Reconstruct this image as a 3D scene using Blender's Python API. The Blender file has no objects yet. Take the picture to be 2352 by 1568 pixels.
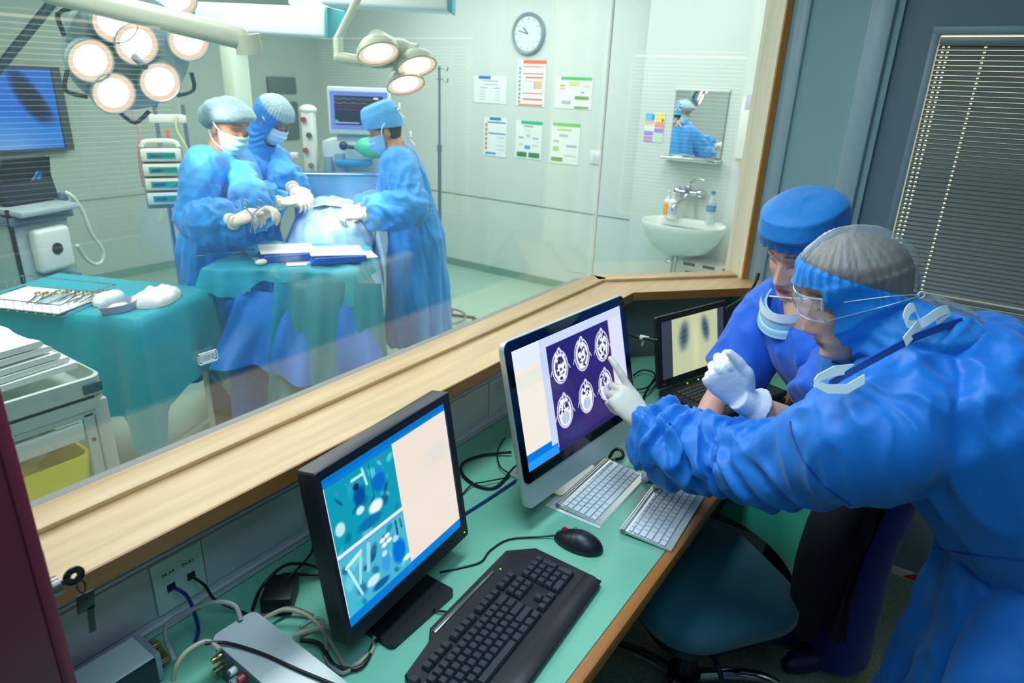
import bpy, bmesh, math, random
import numpy as np
from mathutils import Vector, Matrix, Euler, noise as mnoise
sc = bpy.context.scene
COL = sc.collection
PI = math.pi
random.seed(7); rng = np.random.default_rng(7)

# ------------------------------------------------------------------ camera
FPX, PITCH, ROLL, YAW, CAMZ = 1542.24, 0.367162, -0.0388615, 0.979088, 1.77
def cam_axes():
    cp, sp = math.cos(PITCH), math.sin(PITCH)
    f0 = Vector((math.sin(YAW)*cp, math.cos(YAW)*cp, -sp)); r0 = Vector((math.cos(YAW), -math.sin(YAW), 0)); d0 = f0.cross(r0)
    cr, sr = math.cos(ROLL), math.sin(ROLL)
    return cr*r0+sr*d0, -sr*r0+cr*d0, f0
CR, CD, CF = cam_axes()
EYE = Vector((0, 0, CAMZ))
cd = bpy.data.cameras.new('camera'); cam = bpy.data.objects.new('camera', cd); COL.objects.link(cam)
cd.sensor_width = 36; cd.lens = FPX/2352*36; cd.clip_start = 0.05
cam.matrix_world = Matrix(((CR.x, -CD.x, -CF.x, 0), (CR.y, -CD.y, -CF.y, 0), (CR.z, -CD.z, -CF.z, CAMZ), (0, 0, 0, 1)))
cd.dof.use_dof = True; cd.dof.focus_distance = 1.55; cd.dof.aperture_fstop = 5.0
sc.camera = cam
# measuring helpers: where the sight line through a photo point meets a real plane of the room
def ray(x, y): return CR*((x-1176)/FPX) + CD*((y-784)/FPX) + CF
def onz(x, y, z): d = ray(x, y); return EYE + d*((z-CAMZ)/d.z)
def ony(x, y, Y): d = ray(x, y); return EYE + d*(Y/d.y)
def onx(x, y, X): d = ray(x, y); return EYE + d*(X/d.x)
def at(x, y, t): return EYE + ray(x, y)*t

# ------------------------------------------------------------------ world, exposure, large lights
sc.view_settings.view_transform = 'Standard'; sc.view_settings.look = 'None'
sc.view_settings.gamma = 1; sc.view_settings.use_curve_mapping = False; sc.view_settings.exposure = 0.0
w = bpy.data.worlds.new('sky'); sc.world = w; w.use_nodes = True
w.node_tree.nodes['Background'].inputs[0].default_value = (1.0, 0.95, 0.62, 1); w.node_tree.nodes['Background'].inputs[1].default_value = 1.5
try:
    cy = sc.cycles
    cy.use_denoising = True; cy.max_bounces = 8; cy.diffuse_bounces = 4; cy.glossy_bounces = 4; cy.transparent_max_bounces = 16
    cy.caustics_reflective = False; cy.caustics_refractive = False; cy.sample_clamp_indirect = 4
except Exception: pass
def area(name, loc, sx, sy, power, col, rot=(0, 0, 0), spread=PI):
    l = bpy.data.lights.new(name, 'AREA'); l.shape = 'RECTANGLE'; l.size = sx; l.size_y = sy; l.energy = power; l.color = col; l.spread = spread
    o = bpy.data.objects.new(name, l); o.location = loc; o.rotation_euler = rot; COL.objects.link(o); return o
# fluorescent troffers in the theatre ceiling; unseen bluish fill lamps added over the desk room
area('theatre_light', (2.0, 3.4, 2.72), 2.4, 1.2, 64, (0.95, 1.0, 0.97))
area('theatre_light', (4.0, 3.6, 2.72), 1.6, 2.2, 60, (0.95, 1.0, 0.97))
area('theatre_light', (3.9, 1.7, 2.72), 1.4, 0.6, 24, (0.96, 1.0, 0.96))
area('theatre_light', (0.9, 2.2, 2.72), 1.2, 0.5, 30, (0.96, 1.0, 0.97))  # extra fill, added to brighten the linen trolley and the teal table
area('desk_room_fill', (0.2, -0.1, 2.5), 1.2, 0.6, 14.0, (0.42, 0.72, 1.0))
area('desk_room_fill', (1.0, 0.75, 2.5), 0.9, 0.3, 20, (0.68, 0.86, 1.0))

# ------------------------------------------------------------------ materials
def lin(c):
    def f(v): v /= 255; return v/12.92 if v <= .04045 else ((v+.055)/1.055)**2.4
    return (f(c[0]), f(c[1]), f(c[2]), 1)
MATS = {}
def mat(name, rgb, rough=.5, metal=0, bump=0, bscale=60, var=0, vscale=8, spec=.5, sheen=0, attr=None, trans=0, stretch=None, sss=0, coat=0):
    if name in MATS: return MATS[name]
    m = bpy.data.materials.new(name); m.use_nodes = True; nt = m.node_tree; b = nt.nodes['Principled BSDF']
    b.inputs['Base Color'].default_value = lin(rgb); b.inputs['Roughness'].default_value = rough; b.inputs['Metallic'].default_value = metal
    b.inputs['Specular IOR Level'].default_value = spec; b.inputs['Sheen Weight'].default_value = sheen; b.inputs['Coat Weight'].default_value = coat
    if sss: b.inputs['Subsurface Weight'].default_value = sss; b.inputs['Subsurface Radius'].default_value = (.012, .005, .003); b.inputs['Subsurface Scale'].default_value = 1
    tc = nt.nodes.new('ShaderNodeTexCoord'); mp = nt.nodes.new('ShaderNodeMapping'); nt.links.new(tc.outputs['Object'], mp.inputs[0])
    if stretch: mp.inputs['Scale'].default_value = stretch
    src = None
    if attr:
        a = nt.nodes.new('ShaderNodeAttribute'); a.attribute_name = attr; src = a.outputs['Color']
    if var:
        n = nt.nodes.new('ShaderNodeTexNoise'); n.inputs['Scale'].default_value = vscale; n.inputs['Detail'].default_value = 5; nt.links.new(mp.outputs[0], n.inputs[0])
        r = nt.nodes.new('ShaderNodeMapRange'); r.inputs[1].default_value = .3; r.inputs[2].default_value = .7; r.inputs[3].default_value = 1-var; r.inputs[4].default_value = 1+var*.6
        nt.links.new(n.outputs[0], r.inputs[0])
        v = nt.nodes.new('ShaderNodeVectorMath'); v.operation = 'SCALE'; nt.links.new(r.outputs[0], v.inputs['Scale'])
        if src: nt.links.new(src, v.inputs[0])
        else: v.inputs[0].default_value = lin(rgb)[:3]
        src = v.outputs[0]
    if src: nt.links.new(src, b.inputs['Base Color'])
    if bump:
        n = nt.nodes.new('ShaderNodeTexNoise'); n.inputs['Scale'].default_value = bscale; n.inputs['Detail'].default_value = 3; nt.links.new(mp.outputs[0], n.inputs[0])
        bp = nt.nodes.new('ShaderNodeBump'); bp.inputs['Strength'].default_value = bump; bp.inputs['Distance'].default_value = .01
        nt.links.new(n.outputs[0], bp.inputs['Height']); nt.links.new(bp.outputs[0], b.inputs['Normal'])
    MATS[name] = m; return m
def emit(name, rgb, s, attr=None):
    if name in MATS: return MATS[name]
    m = bpy.data.materials.new(name); m.use_nodes = True; nt = m.node_tree
    for n in list(nt.nodes): nt.nodes.remove(n)
    o = nt.nodes.new('ShaderNodeOutputMaterial'); e = nt.nodes.new('ShaderNodeEmission'); e.inputs[0].default_value = lin(rgb); e.inputs[1].default_value = s
    if attr:
        a = nt.nodes.new('ShaderNodeAttribute'); a.attribute_name = attr; nt.links.new(a.outputs['Color'], e.inputs[0])
        g = nt.nodes.new('ShaderNodeBsdfGlossy'); g.inputs['Roughness'].default_value = .12
        fr = nt.nodes.new('ShaderNodeMixShader'); fr.inputs[0].default_value = .05
        nt.links.new(e.outputs[0], fr.inputs[1]); nt.links.new(g.outputs[0], fr.inputs[2]); nt.links.new(fr.outputs[0], o.inputs[0])
    else: nt.links.new(e.outputs[0], o.inputs[0])
    MATS[name] = m; return m
def sheer(name, rgb, alpha, rough=.4, refl=None, f0=.04):
    """thin see-through sheet: part transparent, part coloured diffuse, with a glossy reflection that grows at grazing angles"""
    if name in MATS: return MATS[name]
    m = bpy.data.materials.new(name); m.use_nodes = True; nt = m.node_tree
    for n in list(nt.nodes): nt.nodes.remove(n)
    o = nt.nodes.new('ShaderNodeOutputMaterial'); t = nt.nodes.new('ShaderNodeBsdfTransparent'); d = nt.nodes.new('ShaderNodeBsdfDiffuse')
    d.inputs[0].default_value = lin(rgb); mx = nt.nodes.new('ShaderNodeMixShader'); mx.inputs[0].default_value = alpha
    nt.links.new(t.outputs[0], mx.inputs[1]); nt.links.new(d.outputs[0], mx.inputs[2])
    g = nt.nodes.new('ShaderNodeBsdfGlossy'); g.inputs['Roughness'].default_value = rough
    lw = nt.nodes.new('ShaderNodeLayerWeight'); lw.inputs[0].default_value = .5
    p = nt.nodes.new('ShaderNodeMath'); p.operation = 'POWER'; p.inputs[1].default_value = 5; nt.links.new(lw.outputs['Facing'], p.inputs[0])
    q = nt.nodes.new('ShaderNodeMath'); q.operation = 'MULTIPLY_ADD'; q.inputs[1].default_value = 1-f0; q.inputs[2].default_value = f0; nt.links.new(p.outputs[0], q.inputs[0])
    m2 = nt.nodes.new('ShaderNodeMixShader'); nt.links.new(q.outputs[0], m2.inputs[0]); nt.links.new(mx.outputs[0], m2.inputs[1]); nt.links.new(g.outputs[0], m2.inputs[2])
    nt.links.new(m2.outputs[0], o.inputs[0]); MATS[name] = m; return m

# ------------------------------------------------------------------ mesh builder
def frame(axis):
    a = Vector(axis).normalized(); h = Vector((0, 0, 1)) if abs(a.z) < .9 else Vector((1, 0, 0))
    u = h.cross(a).normalized(); return u, a.cross(u), a
def catmull(pts, k):
    P = [Vector(p) for p in pts]
    if k <= 1 or len(P) < 3: return P
    out = []
    for i in range(len(P)-1):
        a, b, c, d = P[max(i-1, 0)], P[i], P[i+1], P[min(i+2, len(P)-1)]
        for j in range(k):
            t = j/k
            out.append(.5*((2*b)+(c-a)*t+(2*a-5*b+4*c-d)*t*t+(3*b-a-3*c+d)*t**3))
    return out+[P[-1]]
class MB:
    def __init__(s): s.v = []; s.f = []; s.m = []
    def add(s, vs, fs, m=0):
        b = len(s.v); s.v += [tuple(v) for v in vs]; s.f += [tuple(i+b for i in f) for f in fs]; s.m += [m]*len(fs); return s
    def box(s, c, d, rot=None, bev=0, m=0, seg=2):
        bm = bmesh.new(); bmesh.ops.create_cube(bm, size=1); bmesh.ops.scale(bm, vec=d, verts=bm.verts)
        if bev: bmesh.ops.bevel(bm, geom=bm.edges[:], offset=min(bev, min(d)*.49), segments=seg, affect='EDGES', profile=.5)
        M = Matrix.Translation(c) @ (rot.to_4x4() if rot is not None else Matrix())
        bm.verts.index_update(); s.add([M @ v.co for v in bm.verts], [[v.index for v in f.verts] for f in bm.faces], m); bm.free(); return s
    def box2(s, lo, hi, bev=0, m=0): return s.box([(a+b)/2 for a, b in zip(lo, hi)], [abs(b-a) for a, b in zip(lo, hi)], None, bev, m)
    def loft(s, rings, caps=True, m=0, closed=False):
        n = len(rings[0]); vs = [p for r in rings for p in r]; fs = []
        R = len(rings)
        for i in range(R if closed else R-1):
            j = (i+1) % R
            for k in range(n): l = (k+1) % n; fs.append((i*n+k, i*n+l, j*n+l, j*n+k))
        if caps and not closed: fs.append(tuple(range(n))[::-1]); fs.append(tuple((R-1)*n+k for k in range(n)))
        return s.add(vs, fs, m)
    def tube(s, pts, r, n=10, k=4, closed=False, caps=True, m=0, dome=False):
        P = catmull(pts, k); N = len(P)
        rr = [r]*N if isinstance(r, (int, float)) else [float(np.interp(i/(N-1), np.linspace(0, 1, len(r)), r)) for i in range(N)]
        t0 = (P[1]-P[0]).normalized(); u, v, _ = frame(t0); rings = []
        for i in range(N):
            t = (P[min(i+1, N-1)]-P[max(i-1, 0)])
            t = t.normalized() if t.length > 1e-9 else t0
            u = (u-t*u.dot(t)).normalized(); v = t.cross(u)
            rings.append([P[i]+(u*math.cos(2*PI*j/n)+v*math.sin(2*PI*j/n))*rr[i] for j in range(n)])
            if i == 0: first = (t, u, v)
        if dome:
            for end in (0, 1):
                i = 0 if end == 0 else N-1
                t = (P[1]-P[0]).normalized()*-1 if end == 0 else (P[-1]-P[-2]).normalized()
                base = rings[0] if end == 0 else rings[-1]; ex = []
                for a in (30, 60, 82):
                    ca, sa = math.cos(math.radians(a)), math.sin(math.radians(a))
                    ex.append([P[i]+(q-P[i])*ca+t*rr[i]*sa for q in base])
                rings = ex[::-1]+rings if end == 0 else rings+ex
        return s.loft(rings, caps, m, closed)
    def cyl(s, p0, p1, r0, r1=None, n=20, m=0, caps=True):
        return s.tube([p0, p1], [r0, r0 if r1 is None else r1], n, 1, m=m, caps=caps)
    def lathe(s, prof, o=(0, 0, 0), axis=(0, 0, 1), n=28, m=0, caps=True):
        u, v, a = frame(axis); o = Vector(o)
        return s.loft([[o+a*z+(u*math.cos(2*PI*j/n)+v*math.sin(2*PI*j/n))*max(r, 1e-5) for j in range(n)] for r, z in prof], caps, m)
    def ball(s, c, r, n=20, m=0, rot=None):
        c = Vector(c); r = Vector((r, r, r)) if isinstance(r, (int, float)) else Vector(r); rings = []
        for i in range(1, n):
            a = PI*i/n
            rings.append([Vector((math.sin(a)*math.cos(2*PI*j/(2*n))*r.x, math.sin(a)*math.sin(2*PI*j/(2*n))*r.y, -math.cos(a)*r.z)) for j in range(2*n)])
        if rot is not None: rings = [[rot @ p for p in q] for q in rings]
        return s.loft([[p+c for p in q] for q in rings], True, m)
    def prism(s, poly, z0, z1, M=None, m=0):
        n = len(poly); M = M or Matrix()
        vs = [M @ Vector((x, y, z0)) for x, y in poly]+[M @ Vector((x, y, z1)) for x, y in poly]
        return s.add(vs, [tuple(range(n))[::-1], tuple(range(n, 2*n))]+[(i, (i+1) % n, (i+1) % n+n, i+n) for i in range(n)], m)
    def quad(s, a, b, c, d, m=0): return s.add([a, b, c, d], [(0, 1, 2, 3)], m)
    def grid(s, fn, nu, nv, m=0):
        vs = [fn(i/nu, j/nv) for i in range(nu+1) for j in range(nv+1)]
        return s.add(vs, [(i*(nv+1)+j, (i+1)*(nv+1)+j, (i+1)*(nv+1)+j+1, i*(nv+1)+j+1) for i in range(nu) for j in range(nv)], m)
    def xf(s, M): s.v = [tuple(M @ Vector(p)) for p in s.v]; return s
    def mesh(s, name='m'):
        me = bpy.data.meshes.new(name); me.from_pydata(s.v, [], s.f); me.update(); return me
def fuse(mb, vox, it=4, fac=.5):
    """one continuous skin over overlapping closed shapes"""
    me = mb.mesh('tmp'); o = bpy.data.objects.new('tmp', me); COL.objects.link(o)
    r = o.modifiers.new('r', 'REMESH'); r.mode = 'VOXEL'; r.voxel_size = vox
    if it: q = o.modifiers.new('s', 'SMOOTH'); q.iterations = it; q.factor = fac
    dg = bpy.context.evaluated_depsgraph_get(); ev = o.evaluated_get(dg); em = ev.to_mesh()
    out = MB(); co = np.empty(len(em.vertices)*3, 'f'); em.vertices.foreach_get('co', co)
    out.v = [tuple(p) for p in co.reshape(-1, 3).tolist()]; out.f = [tuple(p.vertices) for p in em.polygons]; out.m = [0]*len(out.f)
    ev.to_mesh_clear(); bpy.data.objects.remove(o); bpy.data.meshes.remove(me); return out
def normals(mb):
    me = mb.mesh('n'); n = np.empty(len(me.vertices)*3, 'f'); me.vertices.foreach_get('normal', n); bpy.data.meshes.remove(me); return n.reshape(-1, 3)
def displace(mb, fn):
    n = normals(mb); v = np.array(mb.v); d = np.array([fn(Vector(p)) for p in mb.v]); mb.v = [tuple(p) for p in (v+n*d[:, None]).tolist()]; return mb

# ------------------------------------------------------------------ objects
def tag(o, label=None, cat=None, group=None, kind=None):
    if label: o['label'] = label
    if cat: o['category'] = cat
    if group: o['group'] = group
    if kind: o['kind'] = kind
    return o
def wm(o):
    M = Matrix()
    while o is not None: M = o.matrix_basis @ M; o = o.parent
    return M
def thing(name, label, cat, loc=(0, 0, 0), rot=None, group=None):
    o = bpy.data.objects.new(name, None); COL.objects.link(o); o.location = loc; o.empty_display_size = .05
    if rot is not None: o.rotation_euler = rot.to_euler() if isinstance(rot, (Matrix,)) else rot
    return tag(o, label, cat, group)
def build(name, mb, mats, parent=None, local=False, smooth=40, cols=None, label=None):
    me = mb.mesh(name)
    if parent is not None and not local:
        I = wm(parent).inverted(); me.transform(I)
    for m in (mats if isinstance(mats, (list, tuple)) else [mats]): me.materials.append(m)
    if len(set(mb.m)) > 1: me.polygons.foreach_set('material_index', mb.m)
    if cols is not None:
        a = me.color_attributes.new('col', 'FLOAT_COLOR', 'POINT'); c = np.ones((len(me.vertices), 4), 'f'); c[:, :3] = cols; a.data.foreach_set('color', c.ravel())
    if smooth:
        me.polygons.foreach_set('use_smooth', [True]*len(me.polygons))
        if smooth < 180: me.set_sharp_from_angle(angle=math.radians(smooth))
    me.update(); o = bpy.data.objects.new(name, me); COL.objects.link(o)
    if parent is not None: o.parent = parent
    if label: o['label'] = label
    return o
def solo(name, mb, mats, label, cat, group=None, smooth=40, cols=None):
    """a thing that is one mesh: its origin sits at the middle of its base"""
    v = np.array(mb.v); o3 = Vector(((v[:, 0].min()+v[:, 0].max())/2, (v[:, 1].min()+v[:, 1].max())/2, v[:, 2].min()))
    mb.xf(Matrix.Translation(-o3)); o = build(name, mb, mats, None, True, smooth, cols); o.location = o3
    return tag(o, label, cat, group)
def struct(name, mb, mats, parent=None, smooth=30): return tag(build(name, mb, mats, parent, smooth=smooth), kind='structure')
def copy_tree(o, parent=None):
    c = o.copy(); COL.objects.link(c)
    if parent is not None: c.parent = parent
    for ch in list(o.children): copy_tree(ch, c)
    return c
# picture canvases: colour per cell of a fine grid (screens, posters)
class Pic:
    def __init__(s, W, H, bg): s.W, s.H = W, H; s.a = np.ones((H, W, 3))*np.array(bg)/255.; s.Y, s.X = np.mgrid[0:H, 0:W]; s.u = (s.X+.5)/W; s.t = (s.Y+.5)/H
    def put(s, mask, rgb, al=1.0):
        m = (np.clip(mask, 0, 1)*al)[..., None]; s.a = s.a*(1-m)+np.array(rgb)/255.*m; return s
    def rect(s, x0, y0, x1, y1, rgb, al=1.0): return s.put(((s.u >= x0) & (s.u < x1) & (s.t >= y0) & (s.t < y1))*1.0, rgb, al)
    def ell(s, cx, cy, rx, ry, rgb, al=1.0, soft=.12, ang=0):
        dx, dy = (s.u-cx)*s.W/s.H, s.t-cy; ca, sa = math.cos(ang), math.sin(ang)
        d = np.hypot((dx*ca+dy*sa)/(rx*s.W/s.H), (-dx*sa+dy*ca)/ry); return s.put(np.clip((1-d)/soft, 0, 1), rgb, al)
    def line(s, x0, y0, x1, y1, w, rgb, al=1.0):
        A = s.W/s.H; dx, dy = (x1-x0)*A, y1-y0; L = dx*dx+dy*dy+1e-12
        k = np.clip(((s.u-x0)*A*dx+(s.t-y0)*dy)/L, 0, 1); d = np.hypot((s.u-x0)*A-k*dx, s.t-y0-k*dy); return s.put(np.clip((w-d)/(w*.4), 0, 1), rgb, al)
    def sheet(s, name, tl, tr, bl, mtl, parent, local=False):
        tl, tr, bl = Vector(tl), Vector(tr), Vector(bl); W, H = s.W, s.H
        vs = [tl+(tr-tl)*(i/(W-1))+(bl-tl)*(j/(H-1)) for j in range(H) for i in range(W)]
        mb = MB(); mb.add(vs, [(j*W+i, (j+1)*W+i, (j+1)*W+i+1, j*W+i+1) for j in range(H-1) for i in range(W-1)])
        a = np.clip(s.a, 0, 1); c = np.where(a <= .04045, a/12.92, ((a+.055)/1.055)**2.4).reshape(-1, 3)
        return build(name, mb, mtl, parent, local, 0, c)
# ------------------------------------------------------------------ the setting
wall_grey = mat('wall_paint_grey', (150, 180, 180), .55, var=.06, vscale=3)
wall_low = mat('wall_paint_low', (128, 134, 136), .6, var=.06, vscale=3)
wall_or = mat('theatre_panel', (208, 218, 212), .35, var=.03, vscale=2)
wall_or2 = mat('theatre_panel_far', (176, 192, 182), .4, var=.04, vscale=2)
ceil_m = mat('ceiling_white', (225, 228, 225), .7)
floor_or = mat('theatre_vinyl', (150, 188, 172), .35, var=.05, vscale=6)
floor_c = mat('speckled_vinyl', (128, 146, 128), .6, var=.3, vscale=90)
wood = mat('beech', (204, 168, 120), .38, var=.16, vscale=3.2, stretch=(1.2, 14, 14))
wood_edge = mat('beech_edge', (150, 98, 52), .4, var=.14, vscale=5, stretch=(1.5, 16, 16))
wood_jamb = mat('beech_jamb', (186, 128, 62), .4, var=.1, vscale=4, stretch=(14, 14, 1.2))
seam_m = mat('seam', (120, 128, 130), .5)
trunk_m = mat('trunking_plastic', (216, 204, 212), .45)
desk_m = mat('desk_laminate', (126, 196, 166), .42, var=.04, vscale=5)
black_m = mat('black_plastic', (22, 24, 32), .4)
dark_m = mat('dark_metal', (40, 46, 52), .4, .3)
chrome = mat('chrome', (205, 210, 215), .12, 1)
steel = mat('brushed_steel', (170, 178, 182), .3, 1)
white_m = mat('white_plastic', (228, 232, 228), .35)
cream_m = mat('cream_enamel', (226, 230, 214), .35)
glass_m = sheer('window_glass', (200, 225, 215), 0.03, .0, f0=.105)
EX, EY = .7507, -.6606; NX, NY = -.6606, -.7507; GX, GY = 2.28, 1.175
def off(d): return (GX-(.379*.6606/.66+0)*0-.376*d, GY-d)          # corner of the window line pushed d into the desk room
def ch(t, d=0): return (GX+EX*t+NX*d, GY+EY*t+NY*d)                # along the angled window
def strip(d0, d1, x0, t1): return [(x0, GY-d0), off(d0), ch(t1, d0), ch(t1, d1), off(d1), (x0, GY-d1)]

struct('floor', MB().box2((-.8, -2.2, -.12), (5.5, 6.5, -.01)), floor_or)
struct('floor_desk_room', MB().prism([(-.7, -2.2), (2.8, -2.2), (2.8, .6), (2.3, 1.2), (-.7, 1.2)], -.008, 0), floor_c)
struct('floor_theatre', MB().prism([(-.7, 1.2), (2.3, 1.2), (2.8, .6), (2.8, .9), (5.4, .9), (5.4, 6.4), (-.7, 6.4)], -.008, 0), floor_or)
struct('ceiling', MB().box2((-.8, .8, 2.8), (5.5, 6.5, 2.9)), ceil_m)
struct('ceiling_desk_room', MB().box2((-.8, -2.2, 2.6), (2.85, 1.2, 2.68)), ceil_m)
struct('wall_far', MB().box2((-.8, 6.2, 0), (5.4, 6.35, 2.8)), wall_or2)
struct('wall_side', MB().box2((5.25, 2.285, 0), (5.42, 6.3, 2.8)), wall_or)
struct('wall_sink', MB().box2((5.0, .8, 0), (5.42, 2.265, 2.8)), wall_or)
struct('wall_south', MB().box2((2.78, .68, 0), (5.1, .80, 2.8)), wall_or)
struct('wall_west', MB().box2((-.8, 1.2, 0), (-.68, 6.3, 2.8)), wall_or)
struct('wall_left', MB().box2((-.8, -2.2, 0), (-.68, 1.2, 2.7)), wall_grey)
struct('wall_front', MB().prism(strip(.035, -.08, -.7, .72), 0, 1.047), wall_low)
struct('wall_header', MB().prism(strip(.04, -.06, -.7, .72), 2.5, 2.85), wall_or)
# seams between the theatre wall panels, running along the wall
struct('trim_1', MB().box2((5.246, 2.3, .722), (5.252, 6.2, .729)).box2((5.244, 2.27, 0), (5.252, 2.296, 2.8)), seam_m)
struct('trim_2', MB().box2((0, 6.194, .712), (5.25, 6.201, .718)), seam_m)
struct('trim_3', MB().box2((4.58, 6.17, 1.58), (4.93, 6.2, 1.74), .01).box2((4.58, 6.17, 1.12), (4.93, 6.2, 1.50), .01), mat('vent_grey', (96, 112, 112), .5))
struct('baseboard_side', MB().box2((5.235, 2.29, 0), (5.252, 6.2, .07)), mat('base_green', (120, 158, 142), .5))
struct('baseboard_far', MB().box2((0, 6.185, 0), (5.25, 6.2, .07)), MATS['base_green'])
# sill: wide beech shelf, raised glazing bead, darker front edge
sill = struct('trim_sill', MB().prism(strip(.221, -.012, -.7, .86), 1.05, 1.0735), wood)
struct('sill_edge', MB().prism(strip(.226, .2208, -.7, .86), 1.044, 1.0742), wood_edge, sill)
bead = MB()
for a, b in (((-.7, GY-.008), off(.008)), (off(.008), ch(.6, .008))):
    a = Vector((*a, 0)); b = Vector((*b, 0)); d = (b-a).normalized(); n = Vector((d.y, -d.x, 0)); L = (b-a).length
    bead.box((a+b)/2+n*.034+Vector((0, 0, 1.0785)), (L, .068, .012), Matrix((( d.x, -d.y, 0), (d.y, d.x, 0), (0, 0, 1))), .003)
struct('glazing_bead', bead, wood, sill)
struct('trim_jamb', MB().prism([ch(.606, .095), ch(.606, -.03), ch(.614, -.03), ch(.614, .095)], 1.0735, 2.5), mat('beech_lit', (244, 230, 196), .4, var=.06, vscale=4, stretch=(14, 14, 1.2)))  # cream tone holds the theatre light falling on the beech reveal
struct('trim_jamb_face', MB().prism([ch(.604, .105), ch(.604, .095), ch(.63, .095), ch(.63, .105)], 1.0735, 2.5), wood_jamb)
# window panes
def pane(nm, a, b, z0, z1, th=.008):
    a = Vector((*a, 0)); b = Vector((*b, 0)); d = (b-a).normalized(); n = Vector((d.y, -d.x, 0))*th/2
    return struct(nm, MB().prism([tuple((a-n).xy), tuple((b-n).xy), tuple((b+n).xy), tuple((a+n).xy)], z0, z1), glass_m, smooth=0)
pane('window_1', (-.7, GY), (GX-.004, GY), 1.0735, 2.5); pane('window_2', (GX+.004, GY-.004), ch(.612), 1.0735, 2.5)
struct('trim_glass_glint', MB().cyl((GX, GY-.004, 1.074), (GX, GY-.004, 2.5), .0055, n=10), mat('glass_edge_bright', (250, 246, 222), .4))  # pale strip stands in for light caught in the glass edge
# wall to the right of the angled window, with cover strips, then the wall with the blind
struct('wall_return', MB().prism([ch(.614, .095), ch(.614, -.03), (2.86, .79), (2.86, .34), (2.72, .34), (2.70, .655)], 0, 2.65), wall_grey)
struct('trim_4', MB().box2((2.685, .622, 0), (2.73, .672, 2.62), .012), mat('cover_strip', (150, 172, 178), .4))
struct('trim_5', MB().box2((2.69, .362, 0), (2.75, .438, 2.62), .01), MATS['cover_strip'])
WX = 2.74
wr = MB().box2((WX, -2.2, 0), (WX+.12, .345, 1.10)).box2((WX, -2.2, 1.985), (WX+.12, .345, 2.65)).box2((WX, .24, 1.10), (WX+.12, .345, 1.985)).box2((WX, -2.2, 1.10), (WX+.12, -.98, 1.985))
struct('wall_right', wr, mat('wall_paint_dark', (106, 124, 134), .6, var=.05, vscale=3))
fr = MB()
for lo, hi in (((WX-.012, -.985, 1.08), (WX+.05, .245, 1.105)), ((WX-.012, -.985, 1.965), (WX+.05, .245, 1.99)), ((WX-.012, .222, 1.1), (WX+.05, .245, 1.97)), ((WX-.012, -.985, 1.1), (WX+.05, -.96, 1.97))): fr.box2(lo, hi, .003)
struct('window_3', fr, mat('frame_grey', (120, 140, 148), .4))
struct('wall_back', MB().box2((-.8, -2.2, 0), (2.74, -2.08, .75)).box2((-.8, -2.2, 2.05), (2.74, -2.08, 2.65)).box2((-.8, -2.2, .75), (1.3, -2.08, 2.05)).box2((2.6, -2.2, .75), (2.74, -2.08, 2.05)), wall_grey)
# hazard tape along the foot of the wall
tp = MB(); tp.box2((WX-.012, -1.9, 0), (WX+.0, .36, .004), m=0)
for i in range(9):
    y = .3-i*.2; tp.prism([(y, .002), (y-.1, .002), (y-.145, .05), (y-.045, .05)], 0, .002, Matrix(((0, 0, 1, WX-.06), (1, 0, 0, 0), (0, 0, 0, .0028), (0, 0, 0, 1))) if False else Matrix(((0, 1, 0, WX-.058), (1, 0, 0, 0), (0, 0, 1, .0035), (0, 0, 0, 1))), 1)
tp.box2((WX-.056, -1.9, .0), (WX-.006, .36, .003), m=0)
tag(build('hazard_tape', tp, [mat('tape_white', (196, 196, 190), .5), mat('tape_red', (190, 20, 40), .5)], None, smooth=0), 'red and white striped hazard tape stuck to the floor along the wall', 'tape')

# slatted blinds
slat_m = mat('slat', (112, 120, 118), .35)
def blind(name, label, M, width, z0, z1, ladders, pitch=.0152, hw=.0082):
    """M maps (along, out of the wall towards the room, up)"""
    t = thing(name, label, 'blind', M @ Vector((0, 0, z0)))
    hb = MB().box2((0, -.018, z1), (width, .018, z1+.022), .002).xf(M); build('head_rail', hb, slat_m, t)
    bb = MB().box2((0, -.013, z0-.016), (width, .013, z0), .003).xf(M); build('bottom_rail', bb, slat_m, t)
    n = int((z1-z0)/pitch); sl = MB(); a = math.radians(62)
    edges = [0]
    for L in ladders: edges += [L-.0035, L+.0035]
    edges += [width]
    for i in range(n):
        z = z0+.01+i*pitch
        def P(s, u): return (u, math.cos(a)*s*-1, z+math.sin(a)*s+.0012*(1-(s/hw)**2))
        for s0, s1, holes in ((-hw, -.002, 0), (-.002, .002, 1), (.002, hw, 0)):
            if holes:
                for k in range(0, len(edges), 2): sl.quad(P(s0, edges[k]), P(s0, edges[k+1]), P(s1, edges[k+1]), P(s1, edges[k]))
            else: sl.quad(P(s0, 0), P(s0, width), P(s1, width), P(s1, 0))
    s = build('slats', sl.xf(M), slat_m, t, smooth=60)
    for L in ladders: build('ladder_cord', MB().tube([(L, .010, z0), (L, .010, z1)], .0007, 5, 1).xf(M), mat('cord_white', (214, 216, 196), .6), t)
    return t
MB1 = Matrix(((0, -1, 0, WX-.004), (-1, 0, 0, .218), (0, 0, 1, 0), (0, 0, 0, 1)))
blind('window_blind', 'closed grey slatted blind over the daylight window behind the two staff at the desk', MB1, 1.17, 1.127, 1.935, [.013, .028, .128, .6, 1.1])
blind('window_blind', 'wide slatted blind over the window behind the camera, seen reflected in the theatre glass', Matrix(((1, 0, 0, 1.32), (0, 1, 0, -2.10), (0, 0, 1, 0), (0, 0, 0, 1))), 1.26, .78, 2.02, [.15, .63, 1.1], .030, .0148)
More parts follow.
